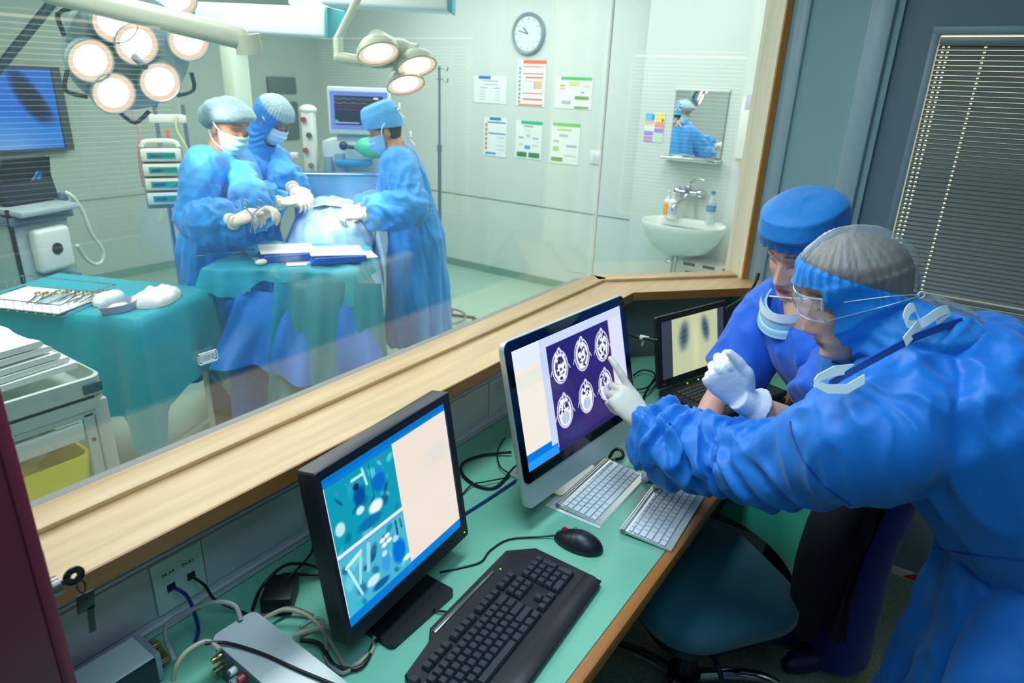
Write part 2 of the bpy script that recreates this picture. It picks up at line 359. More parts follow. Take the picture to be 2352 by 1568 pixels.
# ------------------------------------------------------------------ desk and what stands on it
def rrect(w, h, r, n=6, cx=0, cy=0):
    p = []
    for sx, sy, a0 in ((1, 1, 0), (-1, 1, 90), (-1, -1, 180), (1, -1, 270)):
        for i in range(n+1):
            a = math.radians(a0+90*i/n); p.append((cx+sx*(w/2-r)+r*math.cos(a), cy+sy*(h/2-r)+r*math.sin(a)))
    return p
def text_mb(s, size, M, depth=.0006):
    c = bpy.data.curves.new('t', 'FONT'); c.body = s; c.size = size; c.align_x = 'CENTER'; c.align_y = 'CENTER'; c.extrude = depth; c.resolution_u = 3
    o = bpy.data.objects.new('t', c); COL.objects.link(o); dg = bpy.context.evaluated_depsgraph_get(); e = o.evaluated_get(dg); me = e.to_mesh()
    mb = MB(); mb.add([M @ v.co for v in me.vertices], [tuple(p.vertices) for p in me.polygons]); e.to_mesh_clear(); bpy.data.objects.remove(o); bpy.data.curves.remove(c); return mb
DZ = .75
t = thing('desk', 'long mint green laminate desk with beech front edge under the window sill', 'desk', (1.0, .75, 0))
dk = [(.25, .415), (2.66, .415), (2.66, .63)]+[ch(.55, .07), off(.07), (.25, GY-.07)]
build('desk_top', MB().prism(dk, .722, DZ), desk_m, t)
build('front_edge', MB().box2((.25, .388, .712), (2.66, .4155, DZ+.001), .006), wood_edge if False else mat('beech_lip', (176, 112, 52), .4, var=.12, vscale=5, stretch=(1.5, 16, 16)), t)
for x in (.29, 1.02, 2.60): build('support_panel', MB().box2((x, .47, 0), (x+.025, 1.0, .722)), mat('desk_panel', (74, 90, 92), .5), t)
# cable trunking along the wall
t = thing('cable_trunking', 'long white plastic cable trunking fixed along the wall under the sill', 'cable trunking', (.8, 1.105, DZ))
tb = MB().box2((-.66, 1.103, DZ+.001), (2.20, 1.138, .955), .004).box2((-.66, 1.098, .772), (2.2, 1.105, .779), .002).box2((-.66, 1.099, .918), (2.2, 1.105, .923), .001)
build('body', tb, trunk_m, t)
for x0, x1 in ((-.6, .462), (.567, .808), (.815, 1.10), (1.20, 1.516), (1.522, 2.15)):
    build('cover', MB().box2((x0, 1.0985, .797), (x1, 1.104, .912), .0015), trunk_m, t)
t = thing('network_socket', 'white twin network socket on the trunking with a blue cable plugged in', 'socket', (.514, 1.098, .80))
build('plate', MB().box2((.464, 1.0955, .797), (.564, 1.104, .912), .0015), white_m, t)
for x in (.493, .533):
    f = build('port', MB().box2((x-.012, 1.092, .838), (x+.012, 1.0975, .862), .001), white_m, t)
    build('opening', MB().box2((x-.008, 1.0905, .842), (x+.008, 1.0928, .858)), black_m, f)
MT = Matrix(((1, 0, 0, 0), (0, 0, 1, 1.0952), (0, 1, 0, 0), (0, 0, 0, 1)))
for x, s in ((.493, 'PA.A4'), (.533, 'PA.A1')): build('lettering', text_mb(s, .0095, Matrix.Translation((x, 0, .880)) @ MT), black_m, t, smooth=0)
t = thing('socket_plug', 'white plug in the trunking beside the aluminium computer', 'plug', (1.575, 1.07, .86))
build('body', MB().cyl((1.575, 1.100, .878), (1.575, 1.062, .872), .017, .012, 16), white_m, t); build('cable', MB().tube([(1.575, 1.064, .872), (1.573, 1.05, .85), (1.58, 1.06, .80), (1.60, 1.07, .756)], .0035, 8), white_m, t)

def screen_frame(cx, cy, cz, yaw, tilt): return Matrix.Translation((cx, cy, cz)) @ Matrix.Rotation(yaw, 4, 'Z') @ Matrix.Rotation(-tilt, 4, 'X')
FACE = Matrix(((1, 0, 0, 0), (0, 0, -1, 0), (0, 1, 0, 0), (0, 0, 0, 1)))      # drawing plane (x, y) -> upright plane facing -y, depth towards the viewer
alu = mat('aluminium', (196, 204, 202), .36, .45)
screen_em = emit('screen_picture', (255, 255, 255), 1.15, 'col')
# --- aluminium all-in-one computer with the head scans
M = screen_frame(1.4292, .7402, 1.0165, -.074, .233); W, Hh = .54, .4166
t = thing('desktop_computer', 'big aluminium all-in-one computer showing rows of head scans', 'computer', (1.43, .80, DZ))
hs = MB().prism(rrect(W, Hh, .022), -.012, 0, M @ FACE)
for k, (ins, d0) in enumerate(((.0, .012), (.02, .028), (.07, .042), (.13, .050))): pass
rings = []
for ins, d in ((0, 0), (0, .014), (.010, .024), (.05, .038), (.10, .046)):
    rings.append([M @ FACE @ Vector((x*(1-ins*2/W), y*(1-ins*2/Hh), -d)) for x, y in rrect(W, Hh, .022)])
build('housing', MB().loft(rings[::-1]), alu, t, smooth=50)
build('glass_front', MB().prism(rrect(W-.004, .351, .020, 6, 0, (Hh/2-.002)-.351/2), 0, .0015, M @ FACE), mat('black_glass', (8, 10, 16), .06), t)
P = Pic(300, 184, (206, 216, 248)); X0, X1, Y0, Y1 = -.2464, .2415, .182, -.117
U = lambda x: (x-X0)/(X1-X0); V = lambda y: (y-Y0)/(Y1-Y0)
P.rect(0, 0, 1, V(.155), (200, 212, 250)); P.rect(0, 0, U(-.144), V(.131), (222, 230, 252))
P.rect(0, V(.131), U(-.146), V(-.075), (236, 228, 214)); P.rect(0, V(.12), U(-.146), V(.085), (214, 226, 214), .5)
P.rect(0, V(-.075), U(-.12), V(-.094), (0, 118, 222)); P.rect(0, V(-.094), U(-.12), 1, (40, 150, 240)); P.rect(U(-.146), V(.15), U(-.118), V(-.09), (196, 208, 244))
P.rect(U(-.1186), V(.158), U(.171), 1, (48, 40, 112)); P.rect(U(-.1186), V(.158), U(.171), V(.07), (34, 34, 108), .6); P.rect(U(.171), V(.158), 1, 1, (212, 220, 240)); P.rect(U(.169), V(.158), U(.171), 1, (235, 170, 90))
P.rect(U(-.12), V(-.103), U(.171), 1, (40, 34, 96)); P.rect(U(.239), 0, 1, 1, (30, 70, 220))
rs = random.Random(3)
for k, (cx, cy) in enumerate(((-.0708, .0936), (.029, .0967), (.1271, .0944), (-.075, -.0229), (.0252, -.0183), (.122, -.0149))):
    u, v, a, b = U(cx), V(cy), .036/(X1-X0), .045/abs(Y1-Y0)
    for da in ((0, 1.0, (238, 240, 252)), (0, .90, (44, 38, 108)), (0, .82, (230, 234, 250)), (0, .60, (70, 70, 136))): P.ell(u, v, a*da[1], b*da[1], da[2], soft=.08)
    lowbrain = k >= 3
    if lowbrain: P.ell(u, v+b*.32, a*.72, b*.55, (240, 243, 252), soft=.1); P.ell(u, v+b*.36, a*.50, b*.40, (176, 192, 226), soft=.15); P.line(u, v+b*.05, u+.002, v+b*.75, .004, (235, 238, 250), .8)
    else: P.ell(u, v+b*.12, a*.45, b*.3, (236, 240, 252), soft=.1); P.ell(u+a*.05, v+b*.14, a*.16, b*.1, (70, 74, 140)); P.ell(u, v+b*.62, a*.55, b*.2, (240, 242, 252)); P.ell(u, v+b*.66, a*.2, b*.1, (40, 36, 100))
    for q in range(24):
        an = rs.uniform(0, 2*PI); rr_ = rs.uniform(.15, .8); yy = -abs(math.sin(an))*rr_ if lowbrain or q < 9 else math.sin(an)*rr_
        P.ell(u+a*rr_*math.cos(an)*.9, v+b*yy, a*rs.uniform(.06, .2), b*rs.uniform(.05, .16), (242, 244, 253) if q % 3 else (36, 32, 96), soft=.2, ang=rs.uniform(0, 3))
    P.ell(u+(a*.1), v-b*.86, a*.24, b*.26, (214, 222, 248)); P.ell(u+(a*.1), v-b*.84, a*.10, b*.13, (90, 92, 150))
    for sx in (-1, 1): P.line(u+sx*a*1.0, v+b*.05, u+sx*a*1.18, v+b*.3, .006, (214, 220, 245), .9)
P.sheet('screen', M @ Vector((X0, -.0022, Y0)), M @ Vector((X1, -.0022, Y0)), M @ Vector((X0, -.0022, Y1)), screen_em, t)
lg = MB(); st = M @ Vector((0, .045, -.05))
lg.loft([[Vector((x+dx, y, z)) for dx, y, z in q] for q in [] ] ) if False else None
sb = MB().prism(rrect(.19, .18, .012, 4, 1.43, .81), DZ+.0005, DZ+.008)
path = [Vector((1.434, .875, DZ+.006)), Vector((1.434, .862, DZ+.05)), Vector((1.434, .835, .90)), st]
sb.loft([[p+Vector((sx*.085, sy*.005, 0)) for sx, sy in ((-1, -1), (1, -1), (1, 1), (-1, 1))] for p in path]); build('stand', sb, alu, t)

# --- black monitor with the two camera pictures
M = screen_frame(.8103, .7874, .9807, .083, .163); W, Hh = .39, .349
t = thing('monitor', 'black square desktop monitor showing two blue theatre camera pictures', 'monitor', (.81, .81, DZ))
hb = MB()
outer = rrect(W, Hh, .006, 3); X0, X1, Y0, Y1 = -.1815, .1755, .1555, -.1425
def rr4(x0, x1, y0, y1, n): cx, cy = (x0+x1)/2, (y0+y1)/2; return rrect(x1-x0, abs(y1-y0), .0015, 3, cx, cy)
inner = rr4(X0, X1, Y0, Y1, 3); T = M @ FACE
lo = lambda poly, z: [T @ Vector((x, y, z)) for x, y in poly]
build('bezel', MB().loft([lo(inner, -.004), lo(inner, .0), lo([(x*.99, y*.99) for x, y in outer], .001), lo(outer, -.003), lo(outer, -.040), lo([(x*.95, y*.95) for x, y in outer], -.046), lo([(x*.55, y*.6) for x, y in outer], -.062)], True), mat('monitor_black', (26, 28, 38), .38), t, smooth=35)
P = Pic(240, 200, (6, 122, 208)); U = lambda x: (x-X0)/(X1-X0); V = lambda y: (y-Y0)/(Y1-Y0)
P.rect(0, 0, 1, .04, (10, 110, 190)); P.rect(U(.002), V(.137), U(.1745), V(-.122), (232, 220, 208)); P.ell(U(.13), V(.06), .16, .10, (214, 214, 210), .6, .8)
P.rect(0, V(.136), U(-.177), V(-.123), (240, 244, 252)); P.rect(0, V(.0035), U(.003), V(-.0045), (225, 232, 248))
def pict(x0, y0, x1, y1, seed, night):
    r = random.Random(seed); u0, v0, u1, v1 = U(x0), V(y0), U(x1), V(y1); a = P.a.copy()
    P.rect(u0, v0, u1, v1, (14, 150, 176) if night else (70, 176, 206))
    def q(x, y): return u0+(u1-u0)*x, v0+(v1-v0)*y
    def el(x, y, rx, ry, c, al=1, soft=.35, ang=0): P.ell(*q(x, y), rx*(u1-u0), ry*(v1-v0), c, al, soft, ang)
    def ln(x, y, x2, y2, w_, c): P.line(*q(x, y), *q(x2, y2), w_, c, .9)
    for k in range(26): el(r.uniform(0, .98), r.uniform(.02, .98), r.uniform(.02, .12), r.uniform(.02, .12), r.choice([(10, 100, 140), (30, 180, 200), (8, 70, 120), (110, 210, 225), (6, 120, 160)]), .7, .5, r.uniform(0, 3))
    if night:
        ln(.62, .02, .62, .5, .004, (30, 70, 90)); ln(.36, .12, .52, .12, .012, (225, 240, 240)); ln(.52, .05, .55, .3, .012, (200, 225, 230))
        el(.42, .40, .10, .15, (6, 74, 150)); el(.40, .24, .05, .06, (20, 40, 90)); el(.72, .38, .12, .17, (10, 104, 196)); el(.74, .2, .06, .06, (30, 130, 210)); el(.62, .70, .13, .12, (226, 240, 235)); el(.40, .60, .07, .07, (210, 230, 235)); el(.50, .86, .22, .10, (10, 110, 170))
        el(.80, .06, .02, .02, (210, 30, 60)); el(.28, .12, .012, .012, (230, 40, 60)); el(.14, .16, .012, .012, (230, 40, 60)); el(.1, .66, .08, .12, (190, 225, 230))
    else:
        ln(.08, .2, .3, .12, .016, (210, 240, 235)); ln(.3, .1, .22, .6, .014, (170, 220, 225)); ln(.1, .25, .22, .8, .012, (200, 236, 236)); ln(.42, .1, .36, .5, .02, (150, 210, 220))
        for x, y in ((.62, .22), (.70, .20), (.64, .32), (.72, .30)): el(x, y, .05, .045, (255, 236, 226), 1, .3)
        el(.62, .62, .08, .2, (60, 150, 220)); el(.84, .62, .13, .26, (6, 110, 206)); el(.82, .36, .06, .07, (170, 214, 232)); el(.62, .46, .05, .06, (190, 224, 235)); el(.95, .84, .09, .06, (220, 245, 240)); el(.40, .74, .12, .1, (200, 230, 235)); el(.5, .9, .16, .08, (20, 90, 160))
        ln(.86, .08, .86, .32, .012, (30, 80, 110)); ln(.93, .1, .94, .25, .01, (40, 90, 120))
    m = (P.u >= u0) & (P.u < u1) & (P.t >= v0) & (P.t < v1); P.a = np.where(m[..., None], P.a, a)
pict(-.1765, .1345, .002, .0035, 5, True); pict(-.1765, -.005, .002, -.1225, 9, False)
P.sheet('screen', M @ Vector((X0, .003, Y0)), M @ Vector((X1, .003, Y0)), M @ Vector((X0, .003, Y1)), screen_em, t)
build('power_light', MB().ball(M @ Vector((.180, -.001, -.160)), .0016, 6), emit('led_green', (120, 255, 40), 2.5), t)
build('base', MB().prism(rrect(.19, .19, .012, 4, .794, .812), DZ+.0005, DZ+.014), black_m, t)
build('neck', MB().loft([[Vector((.80+sx*.055, .845+sy*.018+k*.02, z)) for sx, sy in ((-1, -1), (1, -1), (1, 1), (-1, 1))] for k, z in ((0, DZ+.012), (.3, .85), (1, .98))]), black_m, t)

# --- laptop with the chest x-ray, on its docking station
M = screen_frame(2.2145, .7097, .9306, -.316, .19); W, Hh = .386, .251
t = thing('laptop', 'black open laptop on a dock with a chest x-ray on its screen', 'laptop', (2.17, .63, DZ))
outer = rrect(W, Hh, .006, 3); T = M @ FACE; X0, X1, Y0, Y1 = -.168, .1745, .105, -.098; inner = rr4(X0, X1, Y0, Y1, 3)
lid = build('lid', MB().loft([lo(inner, -.003), lo(inner, 0), lo(outer, 0), lo(outer, -.012)], True), mat('laptop_black', (22, 25, 30), .5), t, smooth=30)
P = Pic(190, 112, (52, 62, 78)); U = lambda x: (x-X0)/(X1-X0); V = lambda y: (y-Y0)/(Y1-Y0)
P.rect(U(-.112), 0, U(.136), 1, (184, 194, 158)); P.ell(U(.014), V(.0), .10, .75, (206, 210, 168), .7, .9)
for cx, cy, rx, ry, an in ((-.050, .036, .038, .068, .14), (.068, .042, .030, .064, -.22)):
    P.ell(U(cx), V(cy), rx/.3425*1.05, ry/.203, (110, 134, 134), .8, .6, an); P.ell(U(cx), V(cy+.002), rx/.3425*.72, ry/.203*.86, (52, 66, 92), .85, .7, an)
    for k in range(6): P.line(U(cx-.03), V(cy+.040-k*.018), U(cx+.03), V(cy+.046-k*.018), .010, (130, 146, 140), .35)
P.ell(U(.014), V(-.02), .05, .5, (208, 210, 168), .5, .8); P.rect(U(-.113), 0, U(-.111), 1, (224, 220, 120)); P.rect(U(.136), 0, U(.138), 1, (60, 110, 200))
P.sheet('screen', M @ Vector((X0, .002, Y0)), M @ Vector((X1, .002, Y0)), M @ Vector((X0, .002, Y1)), screen_em, lid)
build('webcam', MB().box(M @ Vector((0, -.0005, .116)), (.006, .002, .003)), steel, lid)
B = Matrix.Translation((2.2145, .7097, 0)) @ Matrix.Rotation(-.316, 4, 'Z') @ Matrix.Translation((0, -.15, 0))      # base: x along the hinge, y away from the user
base = build('base', MB().box((0, 0, .795), (W, .25, .020), None, .004).xf(B), mat('laptop_black', (0, 0, 0)), t)
kk = MB()
for r in range(6):
    n = (15, 14, 13, 12, 11, 7)[r]; y = .075-r*.0185; x = -.155
    for c in range(n):
        wk = .0195 if not (r == 5 and c == 3) else .10
        kk.box((x+wk/2, y, .807), (wk-.003, .0155, .004), None, .0012, seg=1); x += wk
build('keys', kk.xf(B), mat('laptop_key', (44, 48, 54), .4), t)
build('palm_rest', MB().box((0, -.085, .8058), (W*.96, .072, .0015), None, .0006).xf(B), mat('palm', (34, 34, 36), .3), t); build('touchpad', MB().box((0, -.088, .8072), (.085, .05, .001)).xf(B), black_m, t)
for x in (-.06, .0): build('status_light', MB().box((x, .110, .8065), (.006, .003, .001)).xf(B), emit('led_green', (0, 0, 0), 0), t)
build('badge', MB().box((-.165, -.001, -.114), (.02, .002, .006)).xf(M), steel, lid)
build('docking_station', MB().box((.0, -.01, .7675), (W*.94, .245, .033), None, .006).xf(B), black_m, t)
pr = MB()
for k in range(6): pr.box((-.15+k*.028, -.1425, .772), (.014, .003, .008))
build('dock_ports', pr.xf(B), steel, t)

# --- two thin aluminium keyboards
def thin_keyboard(label, x, y, yaw):
    t = thing('aluminium_keyboard', label, 'keyboard', (x, y, DZ), Euler((0, 0, yaw)), 'thin aluminium keyboards on the desk')
    b = MB(); L, Dp = .281, .131
    b.loft([[Vector((sx*L/2, yy, zz)) for yy, zz in ((-Dp/2, .002), (-Dp/2, .006), (Dp/2-.012, .0145), (Dp/2, .0145), (Dp/2, .008))] for sx in (-1, 1)])
    build('case', b, mat('key_case', (206, 212, 206), .35, .5), t, True, 30)
    build('battery_tube', MB().cyl((-L/2, Dp/2-.008, .0085), (L/2, Dp/2-.008, .0085), .0085, n=18), alu, t, True)
    build('end_cap', MB().cyl((-L/2-.0008, Dp/2-.008, .0085), (-L/2+.001, Dp/2-.008, .0085), .0055, n=14), mat('cap_grey', (120, 128, 128), .4), t, True)
    k = MB(); tilt = math.atan2(.0085, Dp-.012); rows = [(14, .0105), (14, .0165), (14, .0165), (13, .0165), (12, .0165), (10, .0165)]; yb = Dp/2-.020
    for r, (n, hgt) in enumerate(rows):
        yc = yb-hgt/2; ws = [1]*n
        if r == 1: ws[-1] = 1.45
        if r == 2: ws[0] = 1.45
        if r == 3: ws[0], ws[-1] = 1.75, 1.75
        if r == 4: ws[0], ws[-1] = 2.3, 2.2
        if r == 5: ws = [1, 1, 1, 1.25, 5, 1.25, 1, .95, .95, .95]
        s = .272/sum(ws); xx = -.136
        for wk in ws:
            z = .006+(yc+Dp/2)*.0085/(Dp-.012)+.0016
            k.box((xx+wk*s/2, yc, z), (wk*s-.0028, hgt-.0028, .0032), Matrix.Rotation(tilt, 3, 'X'), .0008, seg=1); xx += wk*s
        yb -= hgt+.0004
    build('keys', k, mat('white_key', (236, 240, 240), .4), t, True, 30); return t
thin_keyboard('thin white keyed aluminium keyboard lying by the desk front edge', 1.4385, .4745, math.radians(3.5))
thin_keyboard('thin white keyed aluminium keyboard under the big aluminium computer', 1.43, .6475, math.radians(.3))
build('tray', MB().box((0, .012, .0012), (.30, .16, .0022), None, .001), white_m, bpy.data.objects['aluminium_keyboard.001'], True)

# --- black full size keyboard
t = thing('black_keyboard', 'full size black keyboard with number pad in front of the square monitor', 'keyboard', (.873, .577, DZ), Euler((0, 0, math.radians(3.2))))
L, Dp = .462, .222
body = [(-L/2, -Dp/2+.01), (-L/2+.01, -Dp/2), (L/2-.02, -Dp/2), (L/2, -Dp/2+.02), (L/2, Dp/2-.05), (L/2-.05, Dp/2), (.145, Dp/2), (-.10, Dp/2), (-.125, Dp/2-.018), (-L/2+.02, Dp/2-.03), (-L/2, Dp/2-.06)]
def slope(y): return .010+.014*(y+Dp/2)/Dp
bb = MB(); n = len(body)
bb.add([(x, y, .002) for x, y in body]+[(x, y, slope(y)) for x, y in body]+[(x*.985, y*.985, slope(y)+.003) for x, y in body], [tuple(range(n))[::-1], tuple(range(2*n, 3*n))]+[(i, (i+1) % n, (i+1) % n+n, i+n) for i in range(n)]+[(i+n, (i+1) % n+n, (i+1) % n+2*n, i+2*n) for i in range(n)])
build('case', bb, mat('keyboard_black', (30, 30, 36), .35), t, True, 25)
build('palm_rest', MB().box((0, -Dp/2+.022, .0135), (L*.97, .040, .005), Matrix.Rotation(.06, 3, 'X'), .002), mat('keyboard_black', (0, 0, 0)), t, True)
build('silver_bar', MB().box((.0, Dp/2-.014, .0265), (.21, .010, .004), Matrix.Rotation(.06, 3, 'X'), .002), mat('dark_silver', (120, 126, 132), .25, .8), t, True)
k = MB(); S = .0187
def cap(x, y, wx=1, wy=1):
    z = slope(y)+.003; a, b = wx*S-.002, wy*S-.002; x = x+wx*S/2; y = y-wy*S/2
    k.loft([[(x+sx*a/2, y+sy*b/2, z-.003) for sx, sy in ((-1, -1), (1, -1), (1, 1), (-1, 1))], [(x+sx*a/2, y+sy*b/2, z+.003) for sx, sy in ((-1, -1), (1, -1), (1, 1), (-1, 1))], [(x+sx*(a/2-.0024), y+sy*(b/2-.002)+.0008, z+.0085) for sx, sy in ((-1, -1), (1, -1), (1, 1), (-1, 1))]])
yt = .066; xl = -.222
for g, c in ((0, 1), (2, 4), (6.5, 4), (11, 4)):
    for i in range(c): cap(xl+(g+i)*S, yt)
for i in range(3): cap(xl+(15.4+i)*S, yt)
y0 = yt-S*1.3
for r, ws in enumerate(([1]*13+[2], [1.5]+[1]*12+[1.5], [1.75]+[1]*11+[2.25], [1.25]+[1]*11+[2.75], [1.25, 1.25, 1.25, 6.25, 1.25, 1.25, 1.25, 1.25])):
    xx = xl
    for w_ in ws: cap(xx, y0-r*S, w_); xx += w_*S
for r in range(2):
    for i in range(3): cap(xl+(15.4+i)*S, y0-r*S)
cap(xl+16.4*S, y0-3*S)
for i in range(3): cap(xl+(15.4+i)*S, y0-4*S)
for r in range(5):
    for i in range(4):
        if (r, i) in ((2, 3), (4, 3), (4, 1)): continue
        cap(xl+(18.8+i)*S, y0-r*S, 2 if (r, i) == (4, 0) else 1, 2 if i == 3 and r in (1, 3) else 1)
build('keys', k, mat('key_black', (52, 54, 62), .32), t, True, 20)
build('power_light', MB().ball((.12, .088, slope(.088)+.0035), .0018, 6), emit('led_green', (0, 0, 0), 0), t, True)
build('window_key_mark', MB().ball((xl+12.9*S, y0-4.5*S, slope(-.06)+.0115), (.003, .003, .0006), 6), white_m, t, True)
build('cable', MB().tube([(-.03, .108, .010), (-.045, .15, .006), (-.08, .175, .004)], .0026, 8), black_m, t, True)
# --- mouse
t = thing('mouse', 'black mouse with a red wheel on the green desk', 'mouse', (1.193, .590, DZ), Euler((0, 0, math.radians(7))))
mb = MB().ball((0, 0, .004), (.034, .062, .036), 18); mb.v = [(x*(1+.10*(-y/.062)), y, max(z, .001)*(1-.25*max(0, y/.062))) for x, y, z in mb.v]
build('shell', mb, mat('mouse_black', (24, 26, 36), .38), t, True)
build('wheel', MB().cyl((-.003, .036, .030), (.003, .036, .030), .008, n=16), mat('wheel_red', (190, 24, 50), .4), t, True)
build('button_seam', MB().tube([(0, .058, .0145), (0, .047, .0265), (0, .016, .0385)], .0007, 6).tube([(-.031, .014, .02), (-.02, .015, .033), (0, .016, .0385), (.02, .015, .033), (.031, .014, .02)], .0007, 6), mat('seam_black', (8, 8, 12), .5), t, True)
I = wm(t).inverted(); build('cable', MB().tube([onz(1283, 1228, .762), onz(1245, 1232, .756), onz(1170, 1238, .753), onz(1125, 1265, .753), onz(1105, 1290, .753), onz(1060, 1303, .753), onz(1010, 1314, .753)], .0024, 8), black_m, t)

# --- boxes at the near end of the desk
t = thing('splitter_box', 'silver and grey connector box with red and white sockets at the desk end', 'video box', (.53, .82, DZ))
A = Matrix.Translation((.513, .785, 0)) @ Matrix.Rotation(math.radians(-2), 4, 'Z')
build('body', MB().prism(rrect(.088, .31, .016, 5), DZ+.002, .830, A), mat('box_silver', (196, 204, 202), .35, .3), t, smooth=30)
build('connector_panel', MB().box((-.0445, -.01, .791), (.003, .275, .070), None, .001).xf(A), mat('box_panel', (78, 88, 94), .45), t)
cols = [mat('jack_white', (226, 226, 220), .4), mat('jack_red', (206, 60, 70), .4)]
for k, (y, z, c) in enumerate(((.075, .812, 0), (.05, .812, 1), (.075, .790, 0), (.05, .790, 1))):
    j = build('jack', MB().cyl((-.045, y, z), (-.058, y, z), .007, .0065, 14).xf(A), cols[c], t, label=('white ring socket', 'red ring socket')[c]); build('jack_core', MB().cyl((-.046, y, z), (-.0585, y, z), .003, n=8).xf(A), black_m, j)
for z in (.815, .79): build('coax_socket', MB().cyl((-.045, .118, z), (-.064, .118, z), .006, n=12).xf(A), mat('brass', (186, 160, 104), .3, .9), t)
build('data_socket', MB().box((-.047, .008, .795), (.005, .03, .026), None, .001).xf(A), mat('socket_grey', (176, 190, 192), .4), t)
t = thing('network_switch', 'small white topped dark box with brass connectors beside the open door', 'video box', (.33, 1.0, DZ))
A = Matrix.Translation((.335, 1.015, 0)) @ Matrix.Rotation(math.radians(-1), 4, 'Z')
build('body', MB().box((0, .02, .781), (.14, .075, .058), None, .004).xf(A), mat('box_dark', (40, 40, 58), .4), t); build('top_cover', MB().box((-.002, .02, .8110), (.138, .073, .004), None, .0015).xf(A), mat('box_white', (216, 224, 220), .35), t)
build('end_cap', MB().box((.072, .02, .783), (.012, .075, .062), None, .004).xf(A), mat('box_cap', (150, 160, 172), .4), t)
for y, z in ((.03, .79), (.005, .772)): build('connector', MB().cyl((.078, y, z), (.097, y, z), .0055, n=12).xf(A), mat('brass', (0, 0, 0)), t)
solo('coax_connector', MB().cyl(onz(352, 1485, .775), onz(382, 1518, .765), .010, n=14).cyl(onz(347, 1479, .777), onz(356, 1489, .774), .012, n=8), mat('brass', (0, 0, 0)), 'loose brass coaxial connector between the two silver boxes', 'connector')
t = thing('power_adapter', 'black power brick among cables behind the square monitor', 'power adapter', (.66, .995, DZ))
A = Matrix.Translation((.655, .99, 0)) @ Matrix.Rotation(math.radians(40), 4, 'Z')
build('body', MB().box((0, 0, .7725), (.078, .062, .042), None, .006).xf(A), mat('adapter_black', (10, 12, 18), .5), t)
build('cable', MB().tube([A @ Vector((.039, 0, .772)), A @ Vector((.07, .01, .765)), onz(740, 1320, .757), onz(775, 1310, .757)], .003, 8), black_m, t)
# --- cables, each one its own
def cable(label, pts, r, m, name='cable', group=None):
    mb = MB().tube(pts, r, 8, 5, dome=False); return solo(name, mb, m, label, 'cable', group)
c_blue = mat('cable_blue', (18, 44, 120), .45); c_grey = mat('cable_grey', (150, 152, 146), .5); c_beige = mat('cable_beige', (186, 178, 150), .5); c_black = mat('cable_black', (12, 14, 22), .45)
Z = .756
cable('blue network cable hanging from the twin socket down behind the boxes', [(.493, 1.091, .85), (.500, 1.075, .846), (.510, 1.066, .82), onz(455, 1440, .775), onz(448, 1475, Z)], .0035, c_blue)
cable('black network cable hanging from the twin socket', [(.533, 1.091, .85), (.545, 1.07, .83), onz(495, 1378, .79), onz(545, 1400, .765), onz(590, 1420, Z)], .003, c_black)
cable('grey cable arching from the dark box over to the silver box', [(.428, .985, .79), onz(380, 1440, .83), onz(440, 1400, .85), onz(500, 1382, .86), onz(540, 1392, .85), onz(553, 1425, .832)], .0045, c_grey)
cable('beige cable curling onto the sockets of the silver box', [onz(398, 1562, .80), onz(405, 1530, .825), onz(430, 1495, .84), onz(475, 1472, .838), onz(505, 1492, .835)], .0042, c_beige)
cable('thin black cable lying across the top of the silver box', [onz(470, 1478, .84), onz(520, 1476, .836), onz(600, 1500, .8335), onz(690, 1540, .8335), onz(800, 1585, .8335)], .003, c_black)
